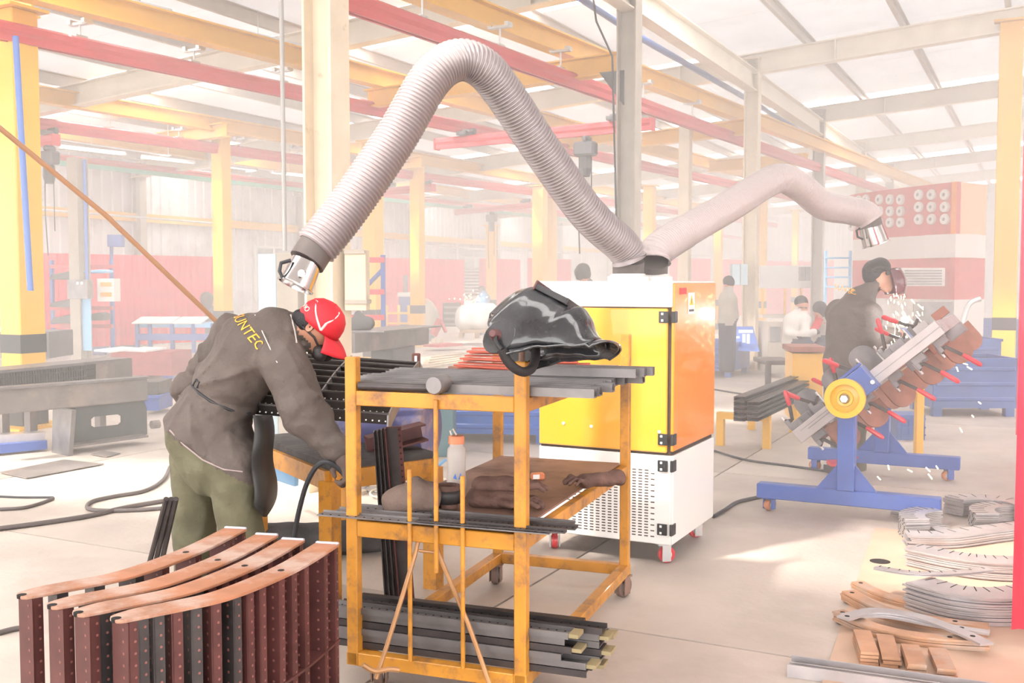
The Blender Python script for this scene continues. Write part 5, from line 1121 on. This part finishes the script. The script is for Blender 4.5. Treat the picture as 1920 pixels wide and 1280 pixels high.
# cable heap under the bench
rk = random.Random(11)
for k in range(6):
    c = PZ(720 + 24 * k, 905 + 10 * (k % 3), .02); R_ = .16 + .04 * (k % 3)
    tag(MB().tube([c + Vector((R_ * math.cos(t) * 1.2, R_ * .9 * math.sin(t), .012 * k * .3 + .006 * math.sin(3 * t))) for t in [2 * math.pi * i / 24 for i in range(24)]], .007, 6, closed=True).build('cable_coil', ('creampost', 'greypart', 'creampost')[k % 3], smooth=True), 'thin loop of the tangled cable heap under the welding bench', 'cable', 'cable loops under the bench')
pipe('air_hose', spline([PZ(738, 868, .1), PZ(775, 885, .03), PZ(810, 880, .03), PZ(835, 862, .05)], 6), .012, 'skyblue', 'light blue air hose on the floor behind the trolley', 'hose')
# ================================================================== small things on the trolley shelf
D('plasticclear', (0.80, 0.74, 0.70), 0.25, trans=0.35, transm=0.25)
D('water', (0.80, 0.68, 0.50), 0.1, transm=0.5); D('lidorange', (0.75, 0.25, 0.12), 0.4); D('leather', (0.13, 0.07, 0.055), 0.8, var=0.3, vs=14, bump=0.4, bs=50); D('canvas', (0.17, 0.12, 0.10), 0.9, var=0.2, bump=0.3, bs=60)
zb = .668; bq = P(856, 910, 4.25); bq.z = zb; bo = thing('water_bottle', 'frosted plastic water bottle with an orange lid on the middle shelf of the trolley', 'bottle', bq)
MB().lathe([(0, 0), (.038, 0), (.041, .006), (.041, .07), (.037, .11), (.039, .17), (.037, .20), (.028, .212), (.028, .225)], 24).build('bottle_body', 'plasticclear', bo, smooth=True)
MB().lathe([(0, .004), (.036, .004), (.036, .055), (0, .055)], 20).build('water', 'water', bo, smooth=True)
MB().lathe([(0, .255), (.03, .255), (.033, .25), (.033, .222), (0, .222)], 24).build('lid', 'lidorange', bo, smooth=True)
MB().tube([(-.02, 0, .255), (-.026, 0, .275), (-.014, 0, .282), (.0, 0, .258)], .004, 6).build('carry_loop', 'ribbon', bo, smooth=True)
MB().add([(-.012, -.0415, .085), (.004, -.0415, .08), (-.002, -.0415, .105)], [(0, 1, 2)]).add([(.01, -.041, .08), (.026, -.036, .082), (.018, -.039, .108)], [(0, 1, 2)]).build('printed_sail', 'noticeblue', bo)
def glove(label, p, yaw, pile=False, s=1.0, curl=.0):
    M = T(p) @ RZ(yaw) @ Matrix.Scale(s, 4); L = lambda x, y, z: M @ Vector((x, y, z)); pr = [(L(0, 0, .022), L(.07, 0, .024), .03 * s, .034 * s, 0), (L(.0, .022, .02), L(.07, .028, .02), .02 * s, .022 * s, 0), (L(0, -.022, .02), L(.07, -.028, .02), .02 * s, .022 * s, 0), (L(-.1, 0, .022), L(0, 0, .022), .038 * s, .03 * s, 0), (L(-.1, .03, .018), L(0, .02, .02), .02 * s, .02 * s, 0), (L(-.1, -.03, .018), L(0, -.02, .02), .02 * s, .02 * s, 0)]
    for i, (y, l) in enumerate(((-.036, .062), (-.013, .075), (.011, .07), (.034, .055))): pr += [(L(.085, y, .02), L(.085 + l * .6, y * 1.25, .026 + curl), .0135 * s, .0125 * s, 0, .006), (L(.085 + l * .6, y * 1.25, .026 + curl), L(.085 + l, y * 1.3, .012 + curl * .6), .0125 * s, .011 * s, 0, .006)]
    pr += [(L(.02, -.045, .02), L(.06, -.08, .018), .016 * s, .013 * s, 0, .01)]
    o = sculpt('leather_glove', pr, ['leather'], None, .0065, .02, folds(.004, 75)); return tag(o, label, 'glove', 'work gloves on the trolley')
q = P(940, 940, 4.05); q.z = zb + .008; glove('brown leather work glove lying flat, lower of the stacked pair by the bottle', q, -.25, s=1.05)
q = P(950, 925, 4.1); q.z = zb + .058; glove('brown leather work glove lying on top of another glove beside the bottle', q, -.05, s=1.0)
q = P(1122, 912, 4.45); q.z = zb + .012; glove('brown leather work glove hanging over the right edge of the middle shelf', q, -2.7, s=.95, curl=.01)
q = P(765, 965, 3.95); q.z = zb + .02
tag(sculpt('canvas_bag', [(q + Vector((-.05, 0, .02)), q + Vector((.05, .01, .05)), .045, .06, 0), (q + Vector((.02, .02, .06)), q + Vector((.07, .03, .05)), .045, .04, 0), (q + Vector((-.05, .0, .03)), q + Vector((.09, -.01, .015)), .035, .03, 0)], ['canvas'], None, .01, .04, folds(.006, 60)), 'limp brown canvas bag on the bars of the middle shelf', 'bag')
q = P(840, 950, 4.0); q.z = zb + .01; cu_ = thing('dark_cup', 'dark cloth-wrapped cup between the canvas bag and the bottle', 'cup', q)
MB().lathe([(0, 0), (.036, 0), (.044, .03), (.046, .09), (.041, .09), (.039, .02), (0, .012)], 20).build('cup_wall', 'leather', cu_, smooth=True); MB().lathe([(.047, .07), (.05, .05), (.048, .02)], 20).build('wrap', 'mask', cu_, smooth=True, solid=.003)
q = P(1008, 888, 4.62); q.z = zb; tm = thing('tape_measure', 'small orange and white tape measure on the middle shelf', 'tape measure', q, .3)
MB().box((0, 0, .017), (.06, .035, .032)).build('case', 'lidorange', tm, bev=.006); MB().box((-.012, -.018, .018), (.03, .002, .02)).build('label_panel', 'signwhite', tm)
# ================================================================== truck frames and clutter on the left
D('frameprimer', (0.19, 0.165, 0.155), 0.55, var=0.25, vs=3, col2=(0.28, 0.22, 0.19), cs=2.5); D('darkpanel', (0.075, 0.075, 0.08), 0.55, var=0.2, vs=3)
cf = thing('truck_chassis', 'grey welded truck chassis section with an oval cut-out on the floor at left', 'chassis', PZ(120, 870, 0))
fa, fb = PZ(-60, 733, .63), PZ(272, 708, .63)
MB().bar(fa - Z * .11, fb - Z * .11, .10, .22).build('side_beam', 'frameprimer', cf, world=True, bev=.01); MB().bar(fa + Z * .005, fb + Z * .005, .16, .02).build('top_flange', 'steel', cf, world=True)
d_ = (fb - fa).normalized(); n_ = d_.cross(Z); pa = fa + d_ * ((fb - fa).length * .46); 
def pnl(t, z, o=0.0): return pa + d_ * t + n_ * o + Z * (z - .63)
Lp = (fb - pa).length
outer = [(0, .40), (Lp, .42), (Lp * .93, .08), (0.02, .02)]; hole = [(Lp * (.55 + .17 * math.cos(t)), .27 + .055 * math.sin(t)) for t in [2 * math.pi * i / 16 for i in range(16)]]
mb = MB(); N_ = 32; ov = []; iv_ = []
for i in range(N_):
    t = 2 * math.pi * i / N_; cx, cz = Lp * .55, .25; dx, dz = math.cos(t), math.sin(t)
    s = min([(Lp * .47) / abs(dx) if dx > 1e-6 else 9, (Lp * .53) / abs(dx) if dx < -1e-6 else 9, .16 / abs(dz) if dz > 1e-6 else 9, .20 / abs(dz) if dz < -1e-6 else 9])
    ov.append((cx + dx * s, cz + dz * s)); k2 = min(Lp * .17 / max(abs(dx), 1e-6), .05 / max(abs(dz), 1e-6)); iv_.append((cx + dx * k2, cz + dz * k2))
vs = [pnl(x, z, -.02) for x, z in ov] + [pnl(x, z, -.02) for x, z in iv_]
mb.add(vs, [(i, (i + 1) % N_, N_ + (i + 1) % N_, N_ + i) for i in range(N_)]); mb.build('lower_panel', 'darkpanel', cf, world=True, solid=.02)
MB().add([pnl(0, .42, -.06), pnl(0, .42, .30), pnl(0, .0, .22), pnl(0, -.0, -.10), pnl(.04, .42, -.06), pnl(.04, .42, .30), pnl(.04, .0, .22), pnl(.04, .0, -.10)], [(0, 1, 2, 3), (7, 6, 5, 4), (0, 4, 5, 1), (1, 5, 6, 2), (2, 6, 7, 3), (3, 7, 4, 0)]).build('end_plate', 'steel', cf, world=True)
MB().bar(pnl(Lp * .05, .07, 0), pnl(Lp * .93, .08, 0), .3, .02).build('bottom_plate', 'frameprimer', cf, world=True)
MB().cyl(pnl(Lp + .0, .18, .1), pnl(Lp + .08, .18, .1), .04, n=12).build('pin_boss', 'frameprimer', cf, world=True)
ca, cb_ = PZ(-70, 700, .75), PZ(222, 672, .75)
c2f = thing('slatted_frame', 'grey steel frame with a mesh grille standing behind the truck chassis', 'frame', PZ(100, 830, 0))
MB().bar(ca, cb_, .35, .025).build('top_plate', 'steel', c2f, world=True)
dd = (cb_ - ca); nn = dd.normalized().cross(Z) * .17
for i in range(34):
    p = ca + dd * (.12 + .0165 * i) + nn; MB().bar(p - Z * .02, p - Z * .2, .012, .012, up=U).build('grille_bar', 'steeldark', c2f, world=True)
for z in (.06, .13): MB().bar(ca + nn - Z * z, ca + dd * .72 + nn - Z * z, .01, .01).build('grille_wire', 'steeldark', c2f, world=True)
MB().bar(ca + dd * .74 + nn - Z * .1, cb_ + nn - Z * .1, .02, .19).build('end_panel', 'frameprimer', c2f, world=True); MB().bar(ca - nn - Z * .12, cb_ - nn - Z * .12, .02, .22).build('rear_panel', 'darkpanel', c2f, world=True)
for t in (.3, .95):
    for s in (1, -1): MB().bar(ca + dd * t + nn * s - Z * .2, Vector((*(ca + dd * t + nn * s).xy, 0)), .08, .08, up=U).build('leg', 'frameprimer', c2f, world=True)
tag(MB().bar(PZ(-60, 828, .12), PZ(82, 818, .12), .18, .1).build('steel_bar', 'plate'), 'pale steel bar lying low beneath the truck chassis', 'steel bar'); tag(MB().bar(PZ(-60, 846, .06), PZ(85, 832, .06), .12, .08).build('steel_bar', 'bluepaint'), 'dark blue bar lying low in front of the pale bar under the chassis', 'steel bar')
for k, pts in enumerate((((0, 886), (50, 897), (195, 870), (120, 862)), ((170, 852), (200, 857), (226, 850), (195, 846)))):
    q = [PZ(x, y, .008) for x, y in pts]; tag(MB().add(q + [p + Z * .006 for p in q], [(3, 2, 1, 0), (4, 5, 6, 7), (0, 1, 5, 4), (1, 2, 6, 5), (2, 3, 7, 6), (3, 0, 4, 7)]).build('sheet_offcut', 'frameprimer'), ['large flat sheet offcut on the floor before the truck chassis', 'small flat sheet offcut under the truck chassis'][k], 'sheet')
# cables on the floor
def cabl(pts, r, lab, mat='rubbergrey'): return pipe('floor_cable', spline([PZ(x, y, r) for x, y in pts], 8), r, mat, lab, 'cable', 8)
cabl([(-20, 993), (80, 980), (170, 966), (240, 950), (330, 935)], .016, 'thick grey cable crossing the floor from the left edge to the worker')
cabl([(318, 875), (305, 900), (270, 920), (215, 930), (172, 940), (165, 953), (200, 957), (270, 955), (330, 950)], .014, 'grey cable looping on the floor left of the worker')
cabl([(-10, 955), (40, 952), (70, 945), (100, 934)], .012, 'short grey cable end on the floor at the left edge', 'rubbergrey')
cabl([(-10, 930), (40, 932), (100, 932)], .008, 'thin black wire on the floor at the left edge', 'cable')
cabl([(-10, 1188), (30, 1178), (65, 1176), (70, 1186)], .012, 'grey cable with a clamp end beside the screen frames at the left edge')
cabl([(1340, 845), (1400, 862), (1480, 873), (1545, 882)], .01, 'black cable on the floor between the extractor and the fixture', 'cable')
cabl([(1338, 968), (1360, 955), (1385, 940), (1432, 930)], .013, 'thin dark cable curling from the extractor to the blue stand', 'cable')
cabl([(1200, 700), (1330, 728), (1440, 745), (1490, 750)], .012, 'dark cable lying far behind the extractor towards the yellow cart', 'cable')
for i in range(3): tag(MB().cyl(PZ(255 + 13 * i, 1150, .012), P(312 + 9 * i, 935, 4.3), .012, n=8).build('steel_rod', 'steeldark'), ['dark steel rod leaning at the worker\'s legs, outermost of three', 'dark steel rod leaning at the worker\'s legs, middle of three', 'dark steel rod leaning at the worker\'s legs, innermost of three'][i], 'rod')
# ================================================================== background on the left: curtain, racks, boxes
D('skypaint', (0.25, 0.55, 0.85), .4)
curtain('long red welding curtain in front of the side wall at left', P(-30, 600, 19.5), P(432, 600, 23.5), .25, 2.13, 34)
curtain('red welding curtain hanging behind the yellow column on the open floor', P(722, 600, 30.5), P(870, 600, 33.0), .2, 2.28, 12)
curtain('red welding curtain behind the slim orange crane column', P(900, 600, 34), P(975, 600, 36), .2, 2.35, 6)
curtain('red welding curtain between the orange column and the fume extractor', P(990, 600, 36), P(1070, 600, 38), .2, 2.4, 6)
for k, (x0, x1, d) in enumerate(((1255, 1330, 40), (1350, 1400, 42), (1420, 1560, 44))): curtain(['far red curtain just right of the brown crane column', 'far red curtain behind the cream hall column', 'far red curtain above the pale hall equipment behind the seated workers'][k], P(x0, 600, d), P(x1, 600, d + 1), .2, 2.5, 5)
# row-two post with pale side, control boxes
po = fthing('crane_post', 'brown and pale blue steel post carrying the control boxes by the red curtain', 'post', 155, 18.5)
q = P(152, 600, 18.5); MB().ibeam(Vector((q.x, q.y, 0)), Vector((q.x, q.y, 3.75)), .25, .25, .02, up=U).build('shaft', 'greypost', po, world=True); MB().bar(Vector((q.x + .14, q.y - .1, .35)), Vector((q.x + .14, q.y - .1, 1.35)), .16, .02, up=Vector((0, 1, 0))).build('pale_panel', 'skypaint', po, world=True)
MB().cyl(Vector((q.x + .17, q.y - .12, 1.3)), Vector((q.x + .17, q.y - .12, 3.7)), .03).build('conduit', 'bluepipe', po, world=True)
cbx = fthing('control_box', 'grey control box with small dials fixed to the post by the red curtain', 'control box', 146, 18.2)
qbox(126, 524, 164, 560, 18.0, .25, 'case', 'greypart', cbx)
for x in (145, 153): qbox(x - 2, 528, x + 2, 533, 17.99, .02, 'dial', 'signwhite', cbx, bev=0)
wc = fthing('white_cabinet', 'white wall cabinet with two orange labels beside the far stooping worker', 'cabinet', 198, 18.6)
qbox(182, 522, 214, 565, 18.5, .3, 'case', 'cabwhite', wc)
for y in (529, 548): qbox(188, y, 209, y + 8, 18.49, .01, 'orange_label', 'letter', wc, bev=0)
sg = fthing('blue_sign', 'small blue sign box on a thin pole above the red curtain', 'sign', 213, 19.2)
qbox(201, 440, 227, 462, 19.0, .18, 'panel', 'bluepaint', sg); MB().cyl(P(209, 462, 19.2), Vector((P(209, 600, 19.2).x, 19.2, 0)), .03).build('pole', 'bluepaint', sg, world=True)
# cantilever rack with dark parts
rk_ = fthing('cantilever_rack', 'blue and red cantilever rack loaded with dark parts before the curtain at left', 'rack', 130, 19.0)
for x in (94, 206): qbox(x, 488, x + 5, 648, 19, .1, 'upright', 'bluepaint', rk_)
for y in (496, 574, 608): qbox(94, y, 210, y + 7, 18.9, .08, 'red_arm', 'railred', rk_)
for i, (x0, y0, x1, y1) in enumerate(((100, 508, 150, 524), (100, 560, 150, 575), (102, 588, 152, 606), (160, 505, 205, 512), (160, 585, 200, 600), (105, 625, 160, 648))):
    o = fthing('formed_part', ['black formed part on the top arm of the cantilever rack', 'blue-grey part on the second arm of the cantilever rack', 'large black part on the third arm of the cantilever rack', 'pale blue plate on the top arm of the rack behind the post', 'dark part on the lower arm right of the brown post', 'dark bin-like part on the floor of the cantilever rack'][i], 'part', (x0 + x1) / 2, 18.8)
    a, b = P(x0, y1, 18.75), P(x1, y0, 18.75); w = (b.x - a.x); hh = b.z - a.z
    MB().plate([(0, 0), (w, 0), (w * 1.02, hh * .7), (w * .8, hh), (w * .1, hh * .55)], -.2, .2, T(a) @ RX(math.pi / 2)).build('shell', 'darkpanel' if i not in (3,) else 'skypaint', o, world=True, bev=.02)
for k, (x, lab) in enumerate(((95, 'small dark blue bin under the rack nearest the yellow column'), (130, 'small dark blue bin under the middle of the rack'), (186, 'small dark blue bin beside the brown post'))):
    c = fl(x, 665); c.z = 0; bin_(lab, c, .3, .3, .4, 0, 'bluebin', .04, 1)
# red box with pale frames on it
rb = fthing('red_box', 'low dark red steel box with pale frames on top at left', 'box', 262, 16.6); qbox(205, 660, 324, 704, 16.6, .8, 'body', 'steelred2', rb, -.1) if D('steelred2', (0.28, 0.04, 0.045), .5, var=.2) is None else None
for k, (x0, x1) in enumerate(((192, 245), (252, 292))): tag(MB().bar(P(x0, 658, 16.7), P(x1, 652, 17.1), .5, .03).build('pale_frame', 'whiteframe'), ['white sheet frame on the red box, larger one', 'white sheet frame on the red box, smaller one'][k], 'frame')
qbox(305, 700, 324, 716, 16.6, .1, 'foot', 'bluepaint', rb); qbox(210, 703, 225, 716, 16.6, .1, 'foot', 'bluepaint', rb)
ol = fthing('dark_block_pile', 'dark steel blocks on a low blue pallet right of the truck chassis', 'pile', 285, 12.2); qbox(262, 716, 297, 742, 12.2, .5, 'block', 'steeldark', ol); qbox(268, 745, 298, 770, 12.2, .5, 'pallet', 'bluepaint', ol); qbox(262, 741, 300, 747, 12.15, .55, 'deck', 'bluepaint', ol)
dk = fthing('dark_cabinet', 'dark steel cabinet standing behind the nearest yellow column', 'cabinet', 45, 14.5); qbox(0, 622, 92, 672, 14.5, .8, 'body', 'darkpanel', dk); qbox(0, 612, 20, 622, 14.5, .6, 'white_tray', 'whiteframe', dk)
# blue jig table
jt = fthing('jig_table', 'long blue jig table with pale sheet panels before the red curtain', 'table', 325, 20.0)
qbox(252, 606, 402, 614, 20, .9, 'frame_rail', 'skypaint', jt, -.05); qbox(252, 626, 402, 638, 19.9, .1, 'lower_rail', 'bluepaint', jt, -.05)
for x in (256, 280, 322, 362, 398): qbox(x - 3, 606, x + 3, 662, 19.95, .1, 'leg', 'bluepaint', jt)
for k, (x0, x1) in enumerate(((256, 290), (292, 328), (332, 384))): tag(MB().bar(P((x0 + x1) / 2 - 8, 606, 19.9), P((x0 + x1) / 2 + 10, 594, 20.9), (x1 - x0) * .0105, .02).build('white_sheet', 'whiteframe'), ['white sheet panel on the blue jig table beside the far stooping worker', 'white sheet panel in the middle of the blue jig table', 'white sheet panel at the far end of the blue jig table'][k], 'panel')
# pale electric cabinet and box on the white column
ec = fthing('electric_cabinet', 'pale grey electric cabinet behind the duct nozzle', 'cabinet', 510, 9.4); qbox(486, 476, 520, 850, 9.4, .5, 'side_panel', 'skygrey', ec) if D('skygrey', (0.48, 0.60, 0.66), .4) is None else None
qbox(520, 474, 560, 852, 9.35, .5, 'door', 'greypost', ec)
pb = fthing('panel_box', 'beige steel box with brown ledges fixed to the white column', 'box', 670, 7.5); qbox(646, 468, 686, 582, 7.42, .2, 'case', 'creampost', pb); qbox(644, 468, 684, 476, 7.40, .24, 'top_ledge', 'greypost', pb); qbox(646, 562, 688, 570, 7.40, .24, 'bottom_ledge', 'greypost', pb)
# pallet rack red and blue
pr = fthing('pallet_rack', 'blue and red pallet rack right of the white column', 'rack', 690, 16)
for x in (714, 645): qbox(x, 478, x + 8, 668, 16, .1, 'upright', 'bluepaint', pr)
for y in (482, 542, 590): qbox(645, y, 720, y + 10, 15.9, .06, 'red_beam', 'railred', pr)
MB().bar(P(718, 505, 16.4), P(684, 540, 16.9), .05, .05).build('brace', 'bluepaint', pr, world=True)
tr_ = fthing('flatbed_frame', 'brown flatbed frame with wheels seen between the white column and yellow column', 'truck frame', 720, 13.6)
fa2, fb2 = P(652, 643, 12.6), P(792, 628, 14.6); MB().bar(fa2, fb2, .2, .24).build('side_beam', 'frameprimer', tr_, world=True); MB().bar(fa2 + Z * .13 + U * .3, fb2 + Z * .13, .6, .02).build('deck', 'steel', tr_, world=True)
for t in (.25, .62): q = fa2.lerp(fb2, t); q.z = .26; MB().lathe([(.08, -.1), (.2, -.12), (.26, -.08), (.26, .08), (.2, .12), (.08, .1)], 20, T(q + U * .3) @ RZ(HROT) @ RY(math.pi / 2)).build('tyre', 'darkpanel', tr_, world=True, smooth=True)
MB().bar(fa2.lerp(fb2, .3) - Z * .25 + U * .2, fa2.lerp(fb2, .62) - Z * .22 + U * .2, .3, .22).build('axle_box', 'darkpanel', tr_, world=True)
bg_ = fthing('black_bag', 'slumped black bag on the flatbed frame beside the white column', 'bag', 685, 13.0); tag(bg_, None); sculpt('cloth', [(P(668, 608, 13), P(690, 606, 13), .10, .09, 0), (P(672, 590, 13), P(676, 600, 13), .06, .07, 0)], ['darkpanel'], bg_, .03, .04)
# far middle clutter
yr = fthing('yellow_rack', 'small yellow steel rack left of the yellow column on the open floor', 'rack', 725, 26.5)
for x in (692, 722, 745, 764): qbox(x, 572, x + 5, 640, 26.5, .08, 'post', 'yellow', yr)
for y in (585, 604, 618): qbox(692, y, 768, y + 4, 26.4, .06, 'bar', 'yellow', yr)
pj = fthing('pallet_jack', 'red hand pallet jack on the open floor beside the wrapped pallet', 'pallet jack', 825, 25.5)
MB().bar(fl(808, 648, .12), fl(852, 645, .12), .5, .06).build('fork', 'railred', pj, world=True); MB().bar(P(812, 628, 25.5), P(826, 600, 25.6), .22, .08, up=V).build('pump_body', 'railred', pj, world=True); MB().bar(P(826, 602, 25.6), P(836, 622, 25.4), .06, .06).build('handle', 'railred', pj, world=True)
for x in (816, 824): q = fl(x, 649); MB().cyl(q + V * .06 + Z * .1, q - V * .06 + Z * .1, .1, n=14).build('wheel', 'creampost', pj, world=True)
wp = fthing('wrapped_pallet', 'pallet of white wrapped sacks on the open floor below the blue arc', 'pallet', 897, 26)
sculpt('wrapped_load', [(P(872, 586, 26.2), P(920, 584, 26.2), .22, .2, 0), (P(872, 602, 26.2), P(922, 602, 26.2), .24, .24, 0), (P(880, 580, 26.4), P(905, 578, 26.5), .2, .16, 0)], ['whiteframe'], wp, .06, .1, folds(.02, 9))
qbox(862, 618, 932, 624, 25.9, .9, 'deck', 'timber', wp)
for x in (864, 894, 926): qbox(x - 4, 624, x + 4, 634, 25.9, .9, 'bearer', 'timber', wp)
gr = fthing('gear_rack', 'dark rack of round castings left of the wrapped pallet', 'rack', 845, 28); qbox(830, 568, 862, 612, 28, .6, 'frame', 'steeldark', gr)
for y in (574, 585, 596, 606): qbox(832, y, 860, y + 4, 27.9, .2, 'casting_row', 'greypart', gr)
bt2 = fthing('workbench', 'blue workbench with red machine parts before the curtain on the open floor', 'bench', 770, 28); qbox(745, 548, 775, 556, 28, .8, 'top', 'whiteframe', bt2); qbox(748, 556, 776, 622, 28.1, .7, 'body', 'bluepaint', bt2); qbox(756, 515, 764, 548, 28, .1, 'pump', 'greypart', bt2)
st = fthing('roller_shutter', 'dark slatted shutter between two red curtains on the far wall', 'shutter', 885, 37); 
for i in range(9): qbox(868, 502 + 6 * i, 902, 506 + 6 * i, 37, .05, 'slat', 'greypart', st, bev=0)
tag(MB().lathe([(0, -.05), (.04, -.03), (.055, 0), (.04, .03), (0, .05)], 10, T(P(897, 560, 30.6))).build('welding_arc', 'arc2'), 'bright blue-white welding arc of the far welder', 'arc') if D('arc2', (0.6, 0.85, 1.0), .5, emit=40) is None else None
mb = MB(); rn2 = random.Random(2)
for k in range(45): p = P(rn2.gauss(886, 12), rn2.gauss(562, 9), 30.5); mb.cyl(p, p + Vector((rn2.uniform(-.04, .02), 0, rn2.uniform(-.03, .04))), .008, n=4)
tag(mb.build('sparks', 'spark'), 'far spray of sparks beside the blue arc', 'sparks', kind='stuff')
wf_ = [fl(x, y, .03) for x, y in ((792, 672), (905, 655), (935, 668), (800, 690))]
for k in range(5):
    a = fl(795 + 2 * k, 690 - 5 * k, .02); b = fl(960 + 4 * k, 664 - 3 * k, .02); tag(MB().bar(a, b, .12, .04).build('timber_plank', 'palewood'), 'pale plank lying with others on the floor behind the trolley', 'plank', 'pale planks on the floor') if D('palewood', (0.62, 0.50, 0.36), .6, var=.1) is None else None
# dust collector with filter discs
D('boothred', (0.62, 0.10, 0.08), 0.45, var=0.06); D('discwhite', (0.80, 0.74, 0.70), 0.5)
zt = 3.34
def atz(px, z_y): dd = (zt - CAM_H) * FPX / (530 - z_y); return P(px, 530, dd)
cA, cB, cC, cD = atz(1790, 342), atz(1700, 352), atz(1598, 365), atz(1846, 348)
bo2 = thing('dust_collector', 'big red dust collector with rows of white round filter caps', 'machine', Vector((cB.x, cB.y, 0)))
def wallq(a, b, z0, z1, nm, mat, th=.1, par=bo2, push=0.0):
    d = (b - a).normalized(); n = Vector((d.y, -d.x, 0)); 
    if n.y > 0: n = -n
    o = n * push; return MB().bar(Vector((a.x, a.y, (z0 + z1) / 2)) - n * th / 2 + o, Vector((b.x, b.y, (z0 + z1) / 2)) - n * th / 2 + o, th, z1 - z0).build(nm, mat, par, world=True)
for a, b, mt in ((cC, cB, 'boothred'), (cB, cA, 'boothred'), (cA, cD, 'caborange')): wallq(a, b, 2.42, zt, 'filter_wall', mt); wallq(a, b, 2.0, 2.42, 'fan_housing', 'discwhite', .6); wallq(a, b, 1.25, 2.0, 'middle_panel', 'boothred'); wallq(a, b, 0.0, 1.25, 'lower_panel', 'discwhite')
MB().add([Vector((p.x, p.y, zt)) for p in (cC, cB, cA, cD)] + [Vector((p.x, p.y + 2.0, zt)) for p in (cC, cB, cA, cD)], [(0, 1, 5, 4), (1, 2, 6, 5), (2, 3, 7, 6)]).build('roof_panel', 'boothred', bo2, world=True)
def disc(px, py, a, b):
    r = ray(px, py); d = (b - a).normalized(); n = Vector((d.y, -d.x, 0)); n = -n if n.y > 0 else n; t = (a - Vector((0, 0, CAM_H))).dot(n) / r.dot(n); p = Vector((0, 0, CAM_H)) + r * t; Mx = frame(p, d, Z, n)
    o = MB().lathe([(0, .02), (.03, .02), (.03, .05), (.09, .05), (.10, .03), (.10, 0)], 20, Mx).build('filter_cap', 'discwhite', bo2, world=True, smooth=True); MB().lathe([(0, .052), (.032, .052), (.032, .04), (0, .04)], 12, Mx).build('cap_knob', 'greypart', o, world=True)
for y in (365, 388, 411):
    for x in (1724, 1748, 1773): disc(x, y, cB, cA)
for y in (374, 396, 417):
    for x in (1650, 1670, 1690): disc(x, y, cC, cB)
for x, y in ((1611, 376), (1625, 374), (1612, 398), (1626, 397), (1599, 424)): disc(x, y, cC, cB)
lv = thing('louvre_panel', 'white slatted louvre panel on the front of the red dust collector', 'louvre', P(1730, 540, 18.6))
qbox(1692, 502, 1772, 536, 18.5, .05, 'frame', 'discwhite', lv)
for i in range(6): qbox(1697, 506 + 5 * i, 1766, 508.5 + 5 * i, 18.48, .02, 'slat', 'greypart', lv, bev=0)
op = qbox(1712, 566, 1786, 620, 18.45, .02, 'dark_opening', 'greypart', bo2); 
# pale equipment behind the seated workers
pe = fthing('white_canopy', 'long white sheet canopy over benches behind the seated workers', 'canopy', 1470, 24); qbox(1425, 498, 1530, 540, 24, .6, 'sheet', 'whiteframe', pe); 
for x in (1428, 1470, 1500, 1526): qbox(x, 540, x + 4, 645, 24, .05, 'post', 'yellow', pe)
qbox(1430, 590, 1526, 596, 23.9, .6, 'shelf', 'greypost', pe)
gb = fthing('grey_machine', 'brownish grey machine housing left of the seated workers', 'machine', 1450, 17); qbox(1440, 603, 1472, 700, 17, .7, 'housing', 'greypost', gb); qbox(1444, 612, 1464, 640, 16.98, .02, 'front_panel', 'greypart', gb)
jb = fthing('junction_box', 'pale teal junction box on the cream hall column', 'box', 1388, 18.1); qbox(1373, 495, 1402, 534, 18.0, .2, 'case', 'skygrey', jb); qbox(1388, 495, 1389, 534, 17.99, .01, 'door_seam', 'greypart', jb, bev=0)
j2 = fthing('junction_box', 'grey junction box on the dark hall column behind the clamp fixture welder', 'box', 1512, 23); qbox(1502, 500, 1520, 526, 23.0, .2, 'case', 'greypart', j2); qbox(1510, 500, 1511, 526, 22.99, .01, 'door_seam', 'steeldark', j2, bev=0)
br = fthing('blue_ladder_rack', 'light blue ladder rack left of the dust collector', 'rack', 1570, 22)
for x in (1546, 1592): qbox(x, 470, x + 4, 660, 22, .08, 'upright', 'skypaint', br)
for y in (482, 500, 518, 536): qbox(1546, y, 1596, y + 3, 21.95, .05, 'rung', 'skypaint', br)
# ================================================================== haze of welding smoke filling the hall
hb = MB().box(H(30.7, -2.5, 3.4), (43, 53, 7.2), RZ(HROT)).build('haze', 'haze'); tag(hb, 'thin bright welding smoke haze filling the hall', 'haze', kind='stuff')
